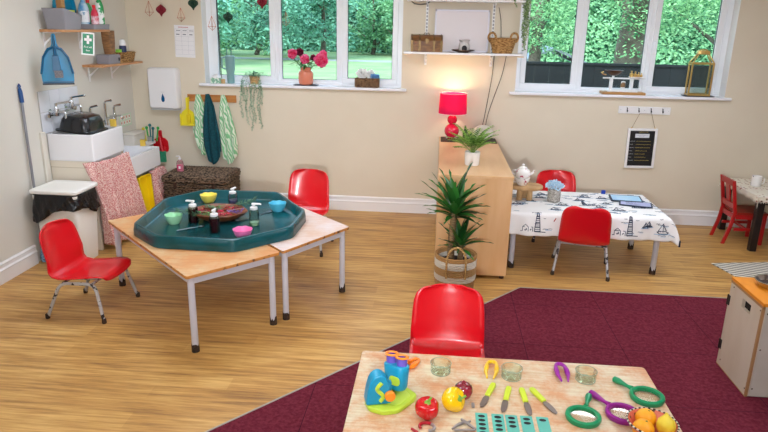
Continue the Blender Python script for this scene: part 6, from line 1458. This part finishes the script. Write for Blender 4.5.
tree('garden_tree', 'leafy tree behind the gold lantern', 6.9,15.8,6.2,2.3,30000,.065,79,(LF[2],BK),.14,1.2,branches=5)
hedge('dense hedge far beyond the black fence', 2,20, 30,3,5.5,24000,.16,5,LF[1])

# ================================================================ lights
w = bpy.data.worlds.new('sky'); S.world = w; w.use_nodes = True; nt = w.node_tree; bg = nt.nodes['Background']
tc = nt.nodes.new('ShaderNodeTexCoord'); sp = nt.nodes.new('ShaderNodeSeparateXYZ'); nt.links.new(tc.outputs['Generated'], sp.inputs[0])
r = nt.nodes.new('ShaderNodeValToRGB'); e = r.color_ramp.elements; e[0].position = .0; e[0].color = lin('e8f1f8'); e[1].position = .6; e[1].color = lin('a9cdf0'); nt.links.new(sp.outputs['Z'], r.inputs[0]); nt.links.new(r.outputs[0], bg.inputs[0]); bg.inputs[1].default_value = SKY
sl = bpy.data.lights.new('sun','SUN'); sl.energy = SUN; sl.angle = radians(20); sl.color = (1,.97,.9)
so = bpy.data.objects.new('sun', sl); C.objects.link(so); so.rotation_euler = (radians(42),0,radians(-25))
PE = mat('fill_light_panel','ffffff',.5,emit='eaf2ff',es=PAN)  # unseen ceiling panels, added for the room's flat ambient light
for i,(x,y,lb) in enumerate(((-1.6,4.6,'added unseen ceiling light panel above the tray tables'),(1.9,4.6,'added unseen ceiling light panel above the sailing cloth table'),(-1.6,1.2,'added unseen ceiling light panel behind the left side'),(1.9,1.2,'added unseen ceiling light panel above the foreground table'))):
    t = thing('unseen_ceiling_light', lb, 'ceiling light', (x,y,CZ), 0, 'added unseen ceiling light panels')
    b = MB(); b.box(-.62,.62,-.62,-.60,-.045,-.001); b.box(-.62,.62,.60,.62,-.045,-.001); b.box(-.62,-.60,-.60,.60,-.045,-.001); b.box(.60,.62,-.60,.60,-.045,-.001); b.build('light_frame', WHITE, t)
    MB().box(-.599,.599,-.599,.599,-.035,-.002).build('diffuser', PE, t)
fl_ = bpy.data.lights.new('camera_flash','SPOT'); fl_.energy = FLASH; fl_.color = (.95,.97,1); fl_.shadow_soft_size = .06
fo = bpy.data.objects.new('camera_flash', fl_); C.objects.link(fo); fo.location = (-.06,.02,1.60); fo.rotation_euler = (radians(106),0,radians(3)); fl_.spot_size = radians(104); fl_.spot_blend = 1

# ================================================================ camera
f = 630.8; p_, y_, r_ = radians(16.738), radians(4.632), radians(1.165)
fw = Vector((-sin(y_)*cos(p_), cos(y_)*cos(p_), -sin(p_))); rt = Vector((cos(y_), sin(y_), 0)); up = rt.cross(fw)
R1 = cos(r_)*rt+sin(r_)*up; U1 = -sin(r_)*rt+cos(r_)*up
cd = bpy.data.cameras.new('camera'); co = bpy.data.objects.new('camera', cd); C.objects.link(co); S.camera = co
cd.sensor_width = 36; cd.lens = 36*f/768; cd.clip_start = .05; cd.clip_end = 300
co.matrix_world = Matrix(((R1.x,U1.x,-fw.x,0),(R1.y,U1.y,-fw.y,0),(R1.z,U1.z,-fw.z,1.95),(0,0,0,1)))
S.view_settings.view_transform = 'Standard'; S.view_settings.look = 'None'; S.view_settings.gamma = 1; S.view_settings.exposure = EXPO; S.view_settings.use_curve_mapping = False
S.cycles.use_denoising = True; S.cycles.max_bounces = 8; S.cycles.transparent_max_bounces = 16; S.cycles.sample_clamp_indirect = 6
